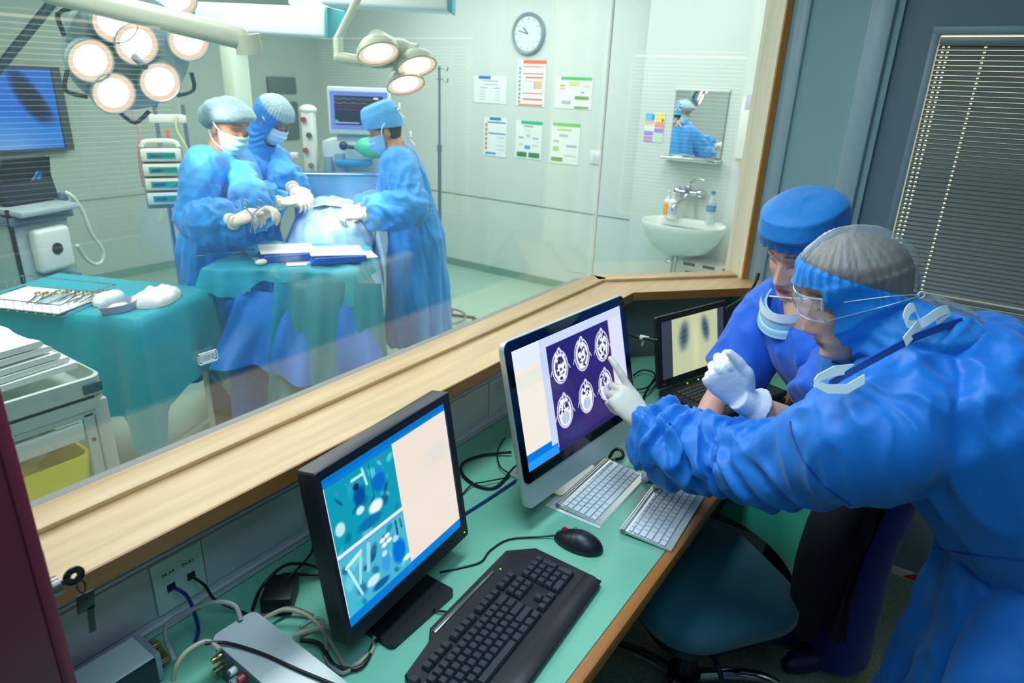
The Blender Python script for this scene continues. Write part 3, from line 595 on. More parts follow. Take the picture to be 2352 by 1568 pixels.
for i, (l, pts, m, r) in enumerate((
    ('beige cable curving out from under the square monitor, topmost of the bundle', [onz(600, 1425, .775), onz(650, 1400, .79), onz(700, 1410, .785), onz(735, 1440, .77), onz(770, 1490, .757), onz(800, 1530, .757), onz(850, 1500, .757), onz(862, 1450, .757)], c_beige, .0045),
    ('beige cable lying lowest in the bundle by the silver box', [onz(672, 1460, .765), onz(720, 1445, .772), onz(765, 1440, .765), onz(820, 1445, .757)], c_beige, .0055),
    ('grey cable looping down to the desk beside the silver box', [onz(690, 1440, .775), onz(735, 1420, .775), onz(748, 1470, .765), onz(752, 1515, .757), onz(790, 1545, .757), onz(838, 1505, .757)], c_grey, .004),
    ('brown cable running into the cable bundle behind the silver box', [onz(575, 1415, .765), onz(620, 1412, .775), onz(665, 1395, .772), onz(720, 1415, .757)], mat('cable_brown', (104, 84, 80), .5), .0045),
    ('thick black cable in the bundle under the square monitor', [onz(690, 1470, .763), onz(735, 1480, .762), onz(770, 1530, .757), onz(830, 1530, .757), onz(862, 1470, .757)], c_black, .0045),
    ('black cable looping up over the power brick', [onz(580, 1400, Z), onz(600, 1350, .80), onz(650, 1300, .82), onz(700, 1295, .80), onz(745, 1310, .772)], c_black, .0035),
    ('second black cable from the power brick towards the square monitor', [onz(640, 1345, .785), onz(680, 1310, .80), onz(715, 1270, .79), onz(720, 1240, .76)], c_black, .003),
    ('blue cable lying on the desk between the two big screens', [onz(1185, 1103, Z), onz(1130, 1140, Z), onz(1075, 1175, Z), onz(1040, 1195, Z)], c_blue, .0035),
    ('thick black cable looped on the desk between the two big screens', [onz(1175, 1038, .765), onz(1110, 1045, Z), onz(1065, 1062, Z), onz(1062, 1088, Z), onz(1095, 1115, Z), onz(1140, 1118, Z), onz(1180, 1075, Z), onz(1210, 1055, Z)], c_black, .0042),
    ('thin black cable crossing the thick loop between the two big screens', [onz(1160, 1005, Z), onz(1143, 1035, .76), onz(1148, 1070, .763), onz(1170, 1092, .76), onz(1120, 1105, .763), onz(1085, 1112, .76), onz(1062, 1135, Z)], c_black, .002),
    ('black coiled cord end beside the chin of the aluminium computer', [onz(1400, 1050, .762), onz(1412, 1032, .77), onz(1428, 1035, .772), onz(1430, 1050, .762), onz(1415, 1055, .76)], c_black, .005),
    ('black cable bundle looped beside the open laptop', [onz(1455, 862, .765), onz(1475, 850, .77), onz(1500, 855, .775), onz(1505, 872, .772), onz(1485, 890, .77), onz(1460, 895, .765)], c_black, .003),
    ('black cable hanging in a bow from the laptop down the desk', [onz(1505, 868, .79), onz(1490, 890, .78), onz(1478, 915, .757), onz(1480, 945, .757), onz(1500, 965, .757), onz(1535, 972, .757)], c_black, .0042),
    ('grey cable lying between laptop and telephone handset', [onz(1520, 950, Z), onz(1560, 935, Z), onz(1600, 935, .757)], mat('cable_dark', (52, 58, 66), .5), .006),
    )): cable(l, pts, r, m)
t = thing('wall_cable', 'black cable running up from behind the laptop to the wall strip', 'cable', (2.4, .7, 1.0))
build('cord', MB().tube([at(1668, 708, 2.42), at(1700, 690, 2.46), at(1728, 662, 2.5), at(1740, 636, 2.52)], .0055, 10), c_black, t); build('sleeve', MB().cyl(at(1738, 642, 2.517), at(1742, 628, 2.523), .007, n=10), c_black, t)
t = thing('tagged_cable', 'black cable with a white paper tag between aluminium computer and laptop', 'cable', onz(1480, 790, .85))
build('cord', MB().tube([at(1435, 764, 2.25), at(1470, 775, 2.25), at(1512, 782, 2.2)], .0055, 10), c_black, t); build('paper_tag', MB().cyl(at(1470, 774, 2.25), at(1490, 778, 2.24), .0085, n=12).box(at(1476, 789, 2.25), (.02, .001, .014)), mat('paper_tag', (206, 212, 200), .6), t)
# --- telephone handset lying beside the laptop
t = thing('telephone_handset', 'cream telephone handset lying beside the open laptop', 'telephone', onz(1620, 965, DZ))
a = onz(1572, 957, .775); b = onz(1650, 996, .770); u = (b-a).normalized()
hb = MB().tube([a+Vector((0, 0, .006)), a+u*.03+Vector((0, 0, .012)), a+u*.09+Vector((0, 0, .016)), a+u*.15+Vector((0, 0, .012)), a+u*.18+Vector((0, 0, .004))], [.016, .013, .011, .013, .016], 14, 4)
build('handle', hb, mat('phone_cream', (206, 210, 186), .4), t)
ep = build('ear_piece', MB().lathe([(.0, .016), (.024, .016), (.031, .012), (.032, .004), (.030, -.012), (.0, -.012)], a+Vector((0, 0, .004)), (-.35, -.35, .86), 24), mat('phone_cream', (0, 0, 0)), t)
u_, v_, a_ = frame((-.35, -.35, .86)); hl = MB()
for k in range(10): d = u_*math.cos(k*PI/5)+v_*math.sin(k*PI/5); c = a+Vector((0, 0, .004))+a_*.0163; hl.tube([c+d*.007, c+d*.018], .0017, 5, 1)
build('speaker_holes', hl, black_m, ep)
build('coiled_cord', MB().tube([b+Vector((0, 0, .004)), b+u*.03-Vector((0, 0, .008)), b+u*.08-Vector((0, 0, .008))], .003, 8), c_black, t)
# --- sticker on the window
t = thing('barcode_sticker', 'small white outlined barcode sticker on the window glass', 'sticker', ony(475, 822, 1.169))
c0, c1, c2 = ony(453, 815, 1.169), ony(499, 806, 1.169), ony(453, 842, 1.169); wv, hv = c1-c0, c2-c0; wv = Vector((wv.length, 0, 0)); hv = Vector((0, 0, -hv.length)); bc = MB()
def bar(u0, v0, u1, v1): 
    p, q = c0+wv*u0+hv*v0, c0+wv*u1+hv*v1; bc.box2((p.x, 1.1682, q.z), (q.x, 1.1705, p.z))
for q in ((0, 0, 1, .08), (0, .92, 1, 1), (0, 0, .04, 1), (.96, 0, 1, 1), (.12, .14, .88, .24), (.2, .80, .8, .86)): bar(*q)
x = .08; rs = random.Random(5)
while x < .9: w_ = rs.choice((.015, .03, .045)); bar(x, .3, x+w_, .76); x += w_+rs.choice((.02, .03, .05))
build('print', bc, mat('sticker_white', (206, 222, 226), .5), t, smooth=0)
# --- open door edge beside the camera, with key
t = thing('open_door', 'dark red open door edge with a key in its lock beside the desk end', 'door', (-.1, .90, 0))
DX, DYy = .236, .845
build('leaf', MB().box2((-.26, DYy-.018, .01), (DX-.015, DYy+.018, 2.05), .003), mat('door_maroon', (104, 34, 52), .35), t)
build('edge_strip', MB().box2((DX-.016, DYy-.02, .01), (DX, DYy+.02, 2.05), .004), mat('door_edge', (128, 42, 60), .35), t)
kp = Vector((DX, DYy, 1.155)); L = build('lock', MB().cyl(kp-Vector((.005, 0, 0)), kp+Vector((.012, 0, 0)), .013, n=20).box(kp, (.004, .024, .13), None, .001), mat('lock_steel', (120, 116, 110), .3, .9), t)
build('key_bow', MB().lathe([(.013, -.0012), (.013, .0012), (.004, .0012), (.004, -.0012)], kp+Vector((.030, 0, .002)), (0, 1, 0), 20, caps=False).box(kp+Vector((.015, 0, 0)), (.02, .002, .008)), mat('key_dark', (70, 72, 74), .3, .8), L)
hk = MB().tube([kp+Vector((.034, 0, -.004)), kp+Vector((.040, 0, -.018)), kp+Vector((.036, 0, -.03)), kp+Vector((.030, 0, -.018)), kp+Vector((.034, 0, -.004))], .0012, 6)
hk.box(kp+Vector((.036, .0, -.045)), (.022, .002, .028), Matrix.Rotation(.1, 3, 'Y'), .0008).box(kp+Vector((.038, .0, -.075)), (.008, .002, .04), Matrix.Rotation(.1, 3, 'Y'))
build('hanging_key', hk, MATS['key_dark'], L)
# ------------------------------------------------------------------ operating theatre: drapes, tables, trolley
teal = mat('drape_teal', (10, 160, 176), .55, bump=.25, bscale=14, sheen=.2)
teal_d = mat('drape_teal_deep', (8, 138, 152), .55, bump=.25, bscale=14, sheen=.2)
blue_d = mat('drape_blue', (0, 118, 206), .55, bump=.25, bscale=12, sheen=.2)
blue_l = mat('drape_pale_blue', (140, 196, 236), .6, bump=.25, bscale=12, sheen=.2)
linen = mat('linen_white', (236, 238, 232), .7, bump=.15, bscale=30)
def drape(poly, zt, zb, flare=.06, amp=.02, nf=14, rows=14, sag=.004, seed=1, N=160, corner=.0, cr=.03):
    """cloth lying over a convex table outline and hanging down in folds"""
    P = [Vector((x, y, 0)) for x, y in poly]; c = sum(P, Vector())/len(P); seg = []; n = len(P)
    per = sum((P[(i+1) % n]-P[i]).length for i in range(n)); pts = []
    for i in range(n):
        a, b = P[i], P[(i+1) % n]; k = max(2, int(N*(b-a).length/per))
        for j in range(k): pts.append((a.lerp(b, j/k), j/k, i))
    mb = MB(); rings = []; M = len(pts)
    def nrm(i): d = pts[(i+3) % M][0]-pts[(i-3) % M][0]; v = Vector((d.y, -d.x, 0)); return v.normalized() if (P[1]-P[0]).cross(P[2]-P[1]).z > 0 else -v.normalized()
    for f in (.02, .35, .7, .93): rings.append([Vector((*(c+(p-c)*f).xy, zt+sag*math.sin(i*.35+f*9)*(.4+f)*.5+.002)) for i, (p, _, _) in enumerate(pts)])
    rings.append([Vector((*(p-nrm(i)*.004).xy, zt-.002)) for i, (p, _, _) in enumerate(pts)])
    for r in range(1, rows+1):
        k = r/rows; ring = []
        for i, (p, u, e) in enumerate(pts):
            cdist = min(u, 1-u)*2; z1 = zb(p, u, e) if callable(zb) else zb
            z1 -= corner*max(0, 1-cdist*3.2)
            s = i/M*2*PI*nf; w_ = math.sin(s+1.3*math.sin(s*.37+seed))+.5*math.sin(s*1.9+seed*2)
            o = flare*k+amp*w_*k**.8*(1 if cdist > .1 else .6)+.03*max(0, 1-cdist*4)*k
            ring.append(Vector((*(p+nrm(i)*(o+.004)).xy, zt-.006-(zt-.006-z1)*k)))
        rings.append(ring)
    mb.loft(rings, False); mb.add(rings[0], [tuple(range(M))]); return mb
# instrument table with teal cloth
it = [(1.663, 2.778), (1.34, 3.52), (.88, 3.32), (1.223, 2.60)]
t = thing('instrument_table', 'instrument table under a long teal cloth, with a wire basket on top', 'table', (1.28, 3.05, 0))
build('tabletop', MB().prism([(x*.97+.038, y*.97+.09) for x, y in it], .815, .842), steel, t)
for x, y in ((1.60, 2.82), (1.33, 3.42), (.95, 3.28), (1.24, 2.68)): build('leg', MB().cyl((x, y, 0), (x, y, .815), .014, n=10), cream_m, t)
build('crossbar', MB().cyl((1.24, 2.68, .2), (1.60, 2.82, .2), .014, n=10), cream_m, t)
solo('teal_drape', drape(it, .85, lambda p, u, e: .46+.05*math.sin(p.x*9+p.y*5), .03, .016, 9, corner=.20, seed=2), teal, 'teal cloth hanging over the instrument table to a pointed corner', 'drape', smooth=180)
# instrument stand nearer the patient
ms = [(2.44, 2.55), (2.13, 3.04), (1.64, 2.80), (2.04, 2.24)]
t = thing('instrument_stand', 'overbed instrument stand under the crumpled teal sheet between the surgeons', 'table', (2.05, 2.66, 0))
build('tray', MB().prism([(x*.96+.083, y*.96+.106) for x, y in ms], .925, .94), steel, t); build('post', MB().box((1.80, 2.74, .47), (.04, .04, .92)), steel, t)
for dx in (-.12, .12): build('foot', MB().box((1.98+dx*.7, 2.62-dx*.7, .04), (.06, .06, .08)).tube([(1.80, 2.74, .06), (1.98+dx*.7, 2.62-dx*.7, .05)], .016, 8), cream_m, t)
def mzb(p, u, e): return {3: .80, 0: .62, 1: .74, 2: .80}[e]-.03*math.sin(u*9)
dm = drape(ms, .947, lambda p, u, e: .86-.03*math.sin(p.x*23)-.02*math.sin(p.y*31), .02, .014, 16, corner=.05, seed=5, sag=.012)
solo('teal_drape', dm, teal, 'crumpled teal sheet spread over the instrument stand under the folded packs', 'drape', smooth=180)
# long teal side fall of the stand cover
def fall(a, b, zt, zb, out, folds, seed, bulge=0.03, nu=60, nv=26, taper=0):
    a = Vector(a); b = Vector(b); n = Vector((b.y-a.y, a.x-b.x, 0)).normalized()
    def fn(u, v):
        s = u*folds*2*PI; w_ = math.sin(s+seed+1.5*math.sin(v*2+seed))+.45*math.sin(2.3*s+v*3+seed)
        uu = .5+(u-.5)*(1+taper*v); p = a.lerp(b, uu)
        z = zt+(zb+.04*math.sin(u*5+seed)-zt)*v
        return p+n*(out*v+bulge*w_*(.25+.75*v))+Vector((0, 0, z))
    mb = MB().grid(fn, nu, nv); k = len(mb.v); nn = normals(mb)
    back = [tuple(Vector(p)-Vector(q.tolist())*.003) for p, q in zip(mb.v, nn)]; f0 = list(mb.f); mb.add(back, [f[::-1] for f in f0]); return mb
solo('teal_side_drape', fall((1.80, 2.50, 0), (2.10, 2.14, 0), .90, .16, .20, 2.3, .5, .04, taper=.22), teal_d, 'long teal sheet falling to the floor from the instrument stand', 'drape', smooth=180)
solo('blue_hanging_drape', fall((1.72, 2.66, 0), (2.07, 2.20, 0), .84, .50, .17, 2.2, 1.2, .045, taper=.35), blue_d, 'wide blue sheet bulging out under the crumpled teal sheet', 'drape', smooth=180)
solo('blue_under_drape', fall((1.68, 2.70, 0), (2.12, 2.17, 0), .80, .06, .08, 2.7, 2.6, .04, taper=.05), mat('drape_blue_deep', (4, 110, 186), .55, bump=.25, bscale=12), 'darker blue sheet hanging to the floor below the bulging blue sheet', 'drape', smooth=180)
# operating table and patient under sheets
AX = Vector((.707, .70, 0)); LX = Vector((.705, -.71, 0)); TC = Vector((2.58, 3.02, 0))
t = thing('operating_table', 'operating table carrying the patient between the three surgeons', 'operating table', (2.55, 3.0, 0))
RM = Matrix((AX, LX, Vector((0, 0, 1)))).transposed()
build('tabletop', MB().box(TC+AX*.17+Vector((0, 0, .86)), (.88, .5, .06), RM, .01), black_m, t); build('column', MB().box(TC+Vector((0, 0, .44)), (.3, .25, .76), RM, .02), cream_m, t); build('base', MB().box(TC+AX*.15+Vector((0, 0, .06)), (.8, .45, .12), RM, .03), cream_m, t)
def body_fn(u, v):
    x = -.36+u*.94; y = (v-.5)*2; h = .20*(1-abs(y)**2.2)*(.55+.45*math.exp(-((u-.45)/.30)**2))
    edge = abs(y)**6; h *= min(1, (u+.02)/.14)**.6; p = TC+AX*x+LX*(y*.29); z = .90+h-.26*edge-.10*max(0, 1-u/.06)+.022*(1-2*abs(mnoise.noise(Vector((x*6, y*2.6, 1)))))*(1-edge)+.012*mnoise.noise(Vector((x*14, y*7, 2)))
    return p+Vector((0, 0, z))
pd = MB().grid(body_fn, 90, 80); solo('patient_drape', pd, mat('drape_lit', (178, 216, 240), .65, bump=.3, bscale=10), 'pale blue sheet covering the patient on the operating table', 'drape', smooth=180)
# white operation field
solo('gauze_field', MB().grid(lambda u, v: TC+AX*(-.12+.30*u)+LX*(-.16+.32*v)+Vector((0, 0, 1.105-.05*(2*v-1)**2+.014*mnoise.noise(Vector((u*4, v*4, 3))))), 24, 24), linen, 'white gauze lying on the patient under the surgeons gloves', 'gauze', smooth=180)
sa, sbb = Vector((2.72, 3.50, 0)), Vector((3.08, 3.10, 0))
solo('anaesthetic_screen', fall(sbb, sa, 1.215, .86, .10, 1.2, 3, .025, taper=.04), mat('drape_screen', (150, 208, 242), .6, bump=.25, bscale=8), 'blue sheet held upright as a screen behind the patient', 'drape', smooth=180)
t = thing('screen_rail', 'steel rail holding up the upright blue sheet behind the patient', 'rail', (2.9, 3.3, .9)); build('bar', MB().tube([sa+Vector((-.0, 0, .9)), sa+Vector((0, 0, 1.2)), sbb+Vector((0, 0, 1.2)), sbb+Vector((0, 0, .9))], .009, 8, 1), steel, t)
# packs and papers on the stand
def pack(label, px, py, yaw, grp):
    c = onz(px, py, .965); t = thing('folded_pack', label, 'folded drape', (c.x, c.y, .955), Euler((0, 0, yaw)), grp)
    for k in range(4):
        w_ = .255-.006*k; build('blue_fold', MB().box((.003*k, -.002*k, .006+k*.008), (w_, .195, .0078), None, .005), mat('pack_blue', (46, 110, 206), .6), t, True)
    build('white_sheet', MB().box((.0, .004, .039), (.250, .190, .006), Matrix.Rotation(.03, 3, 'Y'), .003), mat('pack_white', (246, 240, 226), .7), t, True)
pack('folded blue pack with cream sheet, at the operating side of the stand', 660, 585, -.55, 'folded packs on the instrument stand'); pack('folded blue pack with cream sheet, beside the standing surgeon in a cap', 773, 590, -.60, 'folded packs on the instrument stand')
for i, (px, py, yaw, l) in enumerate(((650, 592, -.35, 'white paper sheet under the folded blue packs, sticking out most'), (725, 600, -.7, 'lower white paper sheet under the folded blue packs'), (800, 588, -.5, 'white paper sheet fanning out beside the folded blue pack'))):
    c = onz(px, py, .951); q = MB().box((c.x, c.y, .9505+i*.0012), (.26, .14, .0012), Matrix.Rotation(yaw, 3, 'Z')); solo('paper_sheet', q, mat('paper', (240, 238, 226), .7), l, 'paper', 'paper sheets on the instrument stand')
solo('gauze_ball', MB().ball(onz(600, 602, .965), (.03, .02, .014), 10), linen, 'white gauze wad at the edge of the crumpled teal sheet', 'gauze')
for i, (p0, p1) in enumerate((((450, 588), (560, 578)), ((470, 575), (585, 572)), ((520, 555), (570, 585)))):
    a, b = onz(*p0, .956), onz(*p1, .956); solo('steel_probe', MB().cyl(a, b, .0035, n=8), steel, ('long steel probe lying nearest the edge of the crumpled teal sheet', 'steel probe lying second from the edge of the crumpled teal sheet', 'steel probe lying crosswise on the crumpled teal sheet')[i], 'instrument', 'probes on the instrument stand')
# things on the instrument table
b0, b1, b2 = onz(15, 690, .853), onz(245, 660, .853), onz(160, 708, .853)
t = thing('wire_basket', 'shallow steel wire basket of instruments on the teal table', 'basket', (1.1, 3.1, .853), Euler((0, 0, .42)))
wb = MB(); L, Wd = .30, .46
for z in (.002, .05): wb.tube([(-L/2, -Wd/2, z), (L/2, -Wd/2, z), (L/2, Wd/2, z), (-L/2, Wd/2, z)], .0022, 6, 1, closed=True)
build('rim', wb, steel, t, True)
ws = MB()
for i in range(12): y = -Wd/2+Wd*i/11; ws.tube([(-L/2, y, .05), (-L/2, y, .002), (L/2, y, .002), (L/2, y, .05)], .0009, 4, 1)
for i in range(8): x = -L/2+L*i/7; ws.tube([(x, -Wd/2, .05), (x, -Wd/2, .002), (x, Wd/2, .002), (x, Wd/2, .05)], .0009, 4, 1)
build('wires', ws, steel, t, True)
solo('basket_cloth', MB().box((0, 0, .006), (.27, .40, .006), None, .003).xf(Matrix.Translation((1.1, 3.1, .853)) @ Matrix.Rotation(.42, 4, 'Z')), linen, 'white cloth lining the wire basket', 'cloth')
gold = mat('gold_ring', (196, 150, 60), .3, .9)
def forceps(name, label, M, grp, parent_local=False):
    t = thing(name, label, 'forceps', M.to_translation(), M.to_3x3(), grp)
    for s in (-1, 1):
        build('shank', MB().tube([(0, -.07, 0), (s*.002, 0, .001), (s*.012, .05, .001), (s*.016, .06, .001)], .0022, 6), steel, t, True)
        build('finger_ring', MB().tube([(s*.016+.010*math.cos(k*PI/6), .072+.012*math.sin(k*PI/6), .001) for k in range(12)], .0022, 6, 1, closed=True), gold, t, True)
    return t
rs = random.Random(2)
f0 = None
for i in range(9):
    px, py = 85+i*18, 676+(i % 2)*3-i*.3; c = onz(px, py, .875); M = Matrix.Translation((c.x-.02, c.y-.02, .868+.003*(i % 3))) @ Matrix.Rotation(-.9+rs.uniform(-.15, .15), 4, 'Z')
    lab = 'steel forceps with gold rings bunched in the wire basket'
    if f0 is None: f0 = forceps('forceps', lab, M, 'forceps in the wire basket')
    else: c2 = copy_tree(f0); c2.matrix_basis = M
t = thing('clear_tray', 'small clear tray at the rim of the wire basket', 'tray', onz(128, 692, .853))
c = onz(128, 694, .853); A = Matrix.Translation(c) @ Matrix.Rotation(.40, 4, 'Z'); build('body', MB().box((0, 0, .012), (.12, .05, .022), None, .004).xf(A), sheer('clear_plastic', (190, 225, 232), .35, .1), t); build('content', MB().box((.01, 0, .010), (.05, .03, .008), None, .002).xf(A), linen, t)
def heap(c, rx, ry, h, yaw, seed, amp=.35, n=26):
    def fn(u, v):
        a = u*2*PI; r = math.sin(v*PI/2); e = 1+.18*mnoise.noise(Vector((math.cos(a)*1.5, math.sin(a)*1.5, seed))); p = Vector((math.cos(a)*r*rx*e, math.sin(a)*r*ry*e, 0))
        z = h*math.cos(v*PI/2)**.6*(1+amp*mnoise.noise(Vector((p.x*28, p.y*28, seed)))); return Vector(c)+Matrix.Rotation(yaw, 3, 'Z') @ p+Vector((0, 0, max(z, 0)))
    mb = MB().grid(fn, n*2, n); return mb
solo('gauze_heap', heap(onz(250, 690, .853), .085, .045, .04, .5, 1), linen, 'crumpled white gauze beside the wire basket', 'gauze', smooth=180)
solo('gauze_heap', heap(onz(360, 690, .853), .12, .085, .05, .5, 4), linen, 'larger heap of crumpled white gauze behind the kidney dish', 'gauze', smooth=180)
c = onz(278, 712, .853); kd = MB(); rings = []
for r, z in ((.02, .003), (.9, .003), (.98, .02), (1.06, .034), (1.0, .034), (.92, .02), (.84, .007), (.02, .007)):
    rings.append([c+Matrix.Rotation(.30, 3, 'Z') @ Vector((.085*math.cos(a)*r, .036*math.sin(a)*r+.02*math.cos(a)**2-.01, z)) for a in [2*PI*k/40 for k in range(40)]])
t = thing('kidney_dish', 'lilac grey kidney dish with gauze at the corner of the teal table', 'dish', c); build('bowl', kd.loft(rings), mat('dish_lilac', (176, 176, 204), .35), t); 
solo('gauze_swab', heap(c+Vector((-.01, .0, .009)), .045, .02, .022, .3, 7), linen, 'white swab inside the kidney dish', 'gauze', smooth=180)
# trolley with linen and yellow bin
t = thing('linen_trolley', 'grey enamel trolley carrying folded white linen', 'trolley', (.6, 2.3, 0))
tg = mat('trolley_grey', (186, 202, 192), .35); tx0, tx1, ty0, ty1 = .18, .845, 2.06, 2.55
top = MB().prism(rrect(tx1-tx0, ty1-ty0, .035, 6, (tx0+tx1)/2, (ty0+ty1)/2), .835, .845)
fr = [rrect((tx1-tx0)*k, (ty1-ty0)*k2, .035, 6, (tx0+tx1)/2, (ty0+ty1)/2) for k, k2 in ((1, 1), (1, 1), (.975, .965), (.97, .96))]
top.loft([[Vector((x, y, z)) for x, y in p] for p, z in zip(fr, (.80, .90, .903, .84))], False); build('top_tray', top, tg, t)
for x, y in ((tx1-.02, ty0+.02), (tx1-.02, ty1-.02), (tx0+.02, ty0+.02), (tx0+.02, ty1-.02)):
    p = build('post', MB().box((x, y, .45), (.042, .042, .75), None, .008), tg, t); build('caster', MB().cyl((x-.012, y, .035), (x+.012, y, .035), .035, n=18), black_m, p)
build('corner_pad', MB().box((tx1-.035, ty0-.001, .868), (.055, .008, .032), None, .004), mat('pad_teal', (20, 84, 92), .5), t)
fd = build('frame_rail', MB().box2((tx0+.03, ty0+.006, .775), (tx1-.03, ty0+.022, .80), .004).box2((tx1-.075, ty0+.006, .2), (tx1-.042, ty0+.02, .79), .004), tg, t)
build('drawer_front', MB().box2((tx0+.04, ty0-.004, .715), (tx1-.085, ty0+.018, .768), .004), mat('trolley_light', (208, 218, 206), .4), t); build('label_holder', MB().box2((.48, ty0-.0065, .722), (.565, ty0-.003, .745), .001), mat('label_grey', (196, 208, 198), .4), t)
build('bolt', MB().cyl((tx1-.058, ty0+.008, .70), (tx1-.058, ty0+.003, .70), .006, n=12), black_m, t)
build('shelf', MB().box2((tx0+.03, ty0+.03, .16), (tx1-.03, ty1-.03, .175)), tg, t); build('inner_panel', MB().box2((tx0+.03, ty1-.05, .18), (tx1-.03, ty1-.04, .78)), tg, t)
t = thing('yellow_bin', 'yellow sharps tray inside the grey trolley', 'bin', (.56, 2.25, .52))
yb = MB(); lo_, hi_ = (.30, 2.064, .545), (.775, 2.45, .635)
rings = [[Vector((x, y, z)) for x, y in rrect((hi_[0]-lo_[0])*k, (hi_[1]-lo_[1])*k, .03, 5, (lo_[0]+hi_[0])/2, (lo_[1]+hi_[1])/2)] for k, z in ((.0, .55), (.94, .55), (1, .645), (1.01, .66), (.97, .66), (.91, .56), (0, .56))]
build('body', yb.loft(rings), mat('yellow_plastic', (250, 234, 20), .4), t)
build('support', MB().box2((.31, 2.10, .177), (.76, 2.44, .548)), mat('trolley_dark', (120, 132, 128), .6), t)
cb = heap((.50, 2.26, .63), .20, .13, .10, 0, 9, .6); solo('plastic_bag', cb, sheer('bag_clear', (170, 200, 198), .42, .15), 'crumpled clear plastic bag in the yellow tray', 'bag', smooth=180)
solo('white_cap_jar', MB().cyl((.66, 2.075, .49), (.66, 2.075, .53), .017, n=16).cyl((.66, 2.075, .36), (.66, 2.075, .49), .014, n=16), white_m, 'small white capped tube hanging on the trolley below the yellow tray', 'tube')
# folded linen stack: every cloth on its own, each with rounded folds
def cloth_fold(i, L, D_, th, z, x, y, yaw, roll):
    prof = []
    for k in range(15): a = -PI/2+PI*k/14; prof.append((L/2-th/2+math.cos(a)*th/2, math.sin(a)*th/2))
    prof += [(-L/2, th/2*.9), (-L/2, -th/2*.9)]
    rings = []
    for j in range(13):
        v = j/12; wv = .006*mnoise.noise(Vector((v*5, i*3.1, 0))); rings.append([Vector((px*(1+wv*2), (v-.5)*D_, pz*(1+.25*mnoise.noise(Vector((v*6, i, px*6))))+wv+.016*(v-.5)**2)) for px, pz in prof])
    return MB().loft(rings).xf(Matrix.Translation((x, y, z)) @ Matrix.Rotation(yaw, 4, 'Z') @ Matrix.Rotation(roll, 4, 'Y'))
for i in range(5):
    q = cloth_fold(i, .46-.012*i, .26, .0175, .916+i*.021, .575-.012*i, 2.245+.006*i, .06+.03*(i % 2), -.02)
    solo('folded_cloth', q, linen, ('folded white cloth, lowest in the linen stack on the trolley', 'folded white cloth, second from below in the linen stack on the trolley', 'folded white cloth, middle of the linen stack on the trolley', 'folded white cloth, second from the top of the linen stack on the trolley', 'folded white cloth on top of the linen stack on the trolley')[i], 'cloth', 'folded linen on the trolley', smooth=60)
ov = MB().grid(lambda u, v: Vector((.22+.36*u, 2.046+.20*v-.02*(1-v)*math.sin(u*7), .908-.10*(1-v)**3+.006*math.sin(u*16+v*5)-.03*max(0, 1-u*3)*(1-v))), 40, 20)
solo('loose_cloth', ov, linen, 'loose white cloth hanging over the trolley edge under the linen stack', 'cloth', smooth=180)

# ------------------------------------------------------------------ surgical lamps and ceiling booms
lampwhite = mat('lamp_housing', (186, 194, 172), .35); lampgrey = mat('lamp_grey', (168, 192, 194), .4); lamp_dark = mat('lamp_rim', (44, 62, 70), .4)
hot = emit('lamp_hot', (255, 246, 232), 4.0); warm = emit('lamp_warm', (255, 226, 196), 1.12)
def onplane(x, y, p0, n): d = ray(x, y); return EYE+d*((Vector(p0)-EYE).dot(n)/d.dot(n))
def reflector(parent, c, n, r, shell=None, depth=.07, tilt=None):
    n = Vector(n).normalized(); u, v, _ = frame(n)
    s = build('reflector', MB().lathe([(.3*r, -depth), (.8*r, -depth*.8), (1.05*r, -depth*.2), (1.06*r, .012), (1.0*r, .014), (1.0*r, .002), (.0, .0015)], c, n, 32), [shell or lampgrey], parent)
    build('glass', MB().lathe([(.0, .004), (.62*r, .004), (.62*r, .0038), (.985*r, .0036)], c, n, 36, caps=False) if False else MB().lathe([(.735*r, .0045), (.99*r, .004)], c, n, 36, caps=False), warm, s)
    build('lens', MB().lathe([(.005*r, .0065), (.62*r, .006), (.74*r, .0045)], c, n, 36, caps=False), hot, s)
    return s
n1 = Vector((-.12, -.92, -.37)).normalized(); L0 = at(312, 140, 2.78)
t = thing('surgical_lamp', 'large surgical lamp with a ring of glowing warm reflectors over the theatre', 'lamp', L0)
pts = [onplane(x, y, L0, n1) for x, y in ((207, 138), (312, 100), (432, 92), (260, 213), (366, 187), (262, 46))]
cen = sum(pts, Vector())/len(pts); u, v, _ = frame(n1)
bk = MB().lathe([(.02, -.115), (.12, -.11), (.22, -.08), (.25, -.05), (.24, -.03), (.02, -.03)], cen+u*.0, n1, 40); build('dish', bk, lampgrey, t)
for p in pts: reflector(t, p, n1+(p-cen)*-.25, .083, lampgrey)
rg = MB()
for k in range(6):
    a = k*PI/3+.3; p = cen+u*math.cos(a)*.252-n1*.02+v*math.sin(a)*.252; q = cen-n1*.02+u*math.cos(a+.5)*.252+v*math.sin(a+.5)*.252; m_ = cen-n1*.02+u*math.cos(a+.25)*.295+v*math.sin(a+.25)*.295
    h = build('grip', MB().tube([p, m_, q], .009, 8), lamp_dark, t)
hk = build('handle', MB().cyl(cen-n1*.02, cen+n1*.10, .016, .013, 14), mat('handle_blue', (70, 110, 140), .4), t)
def beam(a, b, w_, h_, bev=.02):
    a, b = Vector(a), Vector(b); d = (b-a); ux, uy, uz = frame(d); Mx = Matrix((uz, ux, uy)).transposed(); return MB().box((a+b)/2, (d.length, w_, h_), Mx, bev, seg=3)
ba, bb_ = at(90, -25, 2.42), at(572, 92, 2.62)
t = thing('lamp_arm', 'long cream lamp arm slanting across above the large surgical lamp', 'lamp arm', (1.4, 2.9, 2.0)); build('arm', beam(ba, bb_, .09, .085, .03), lampwhite, t)
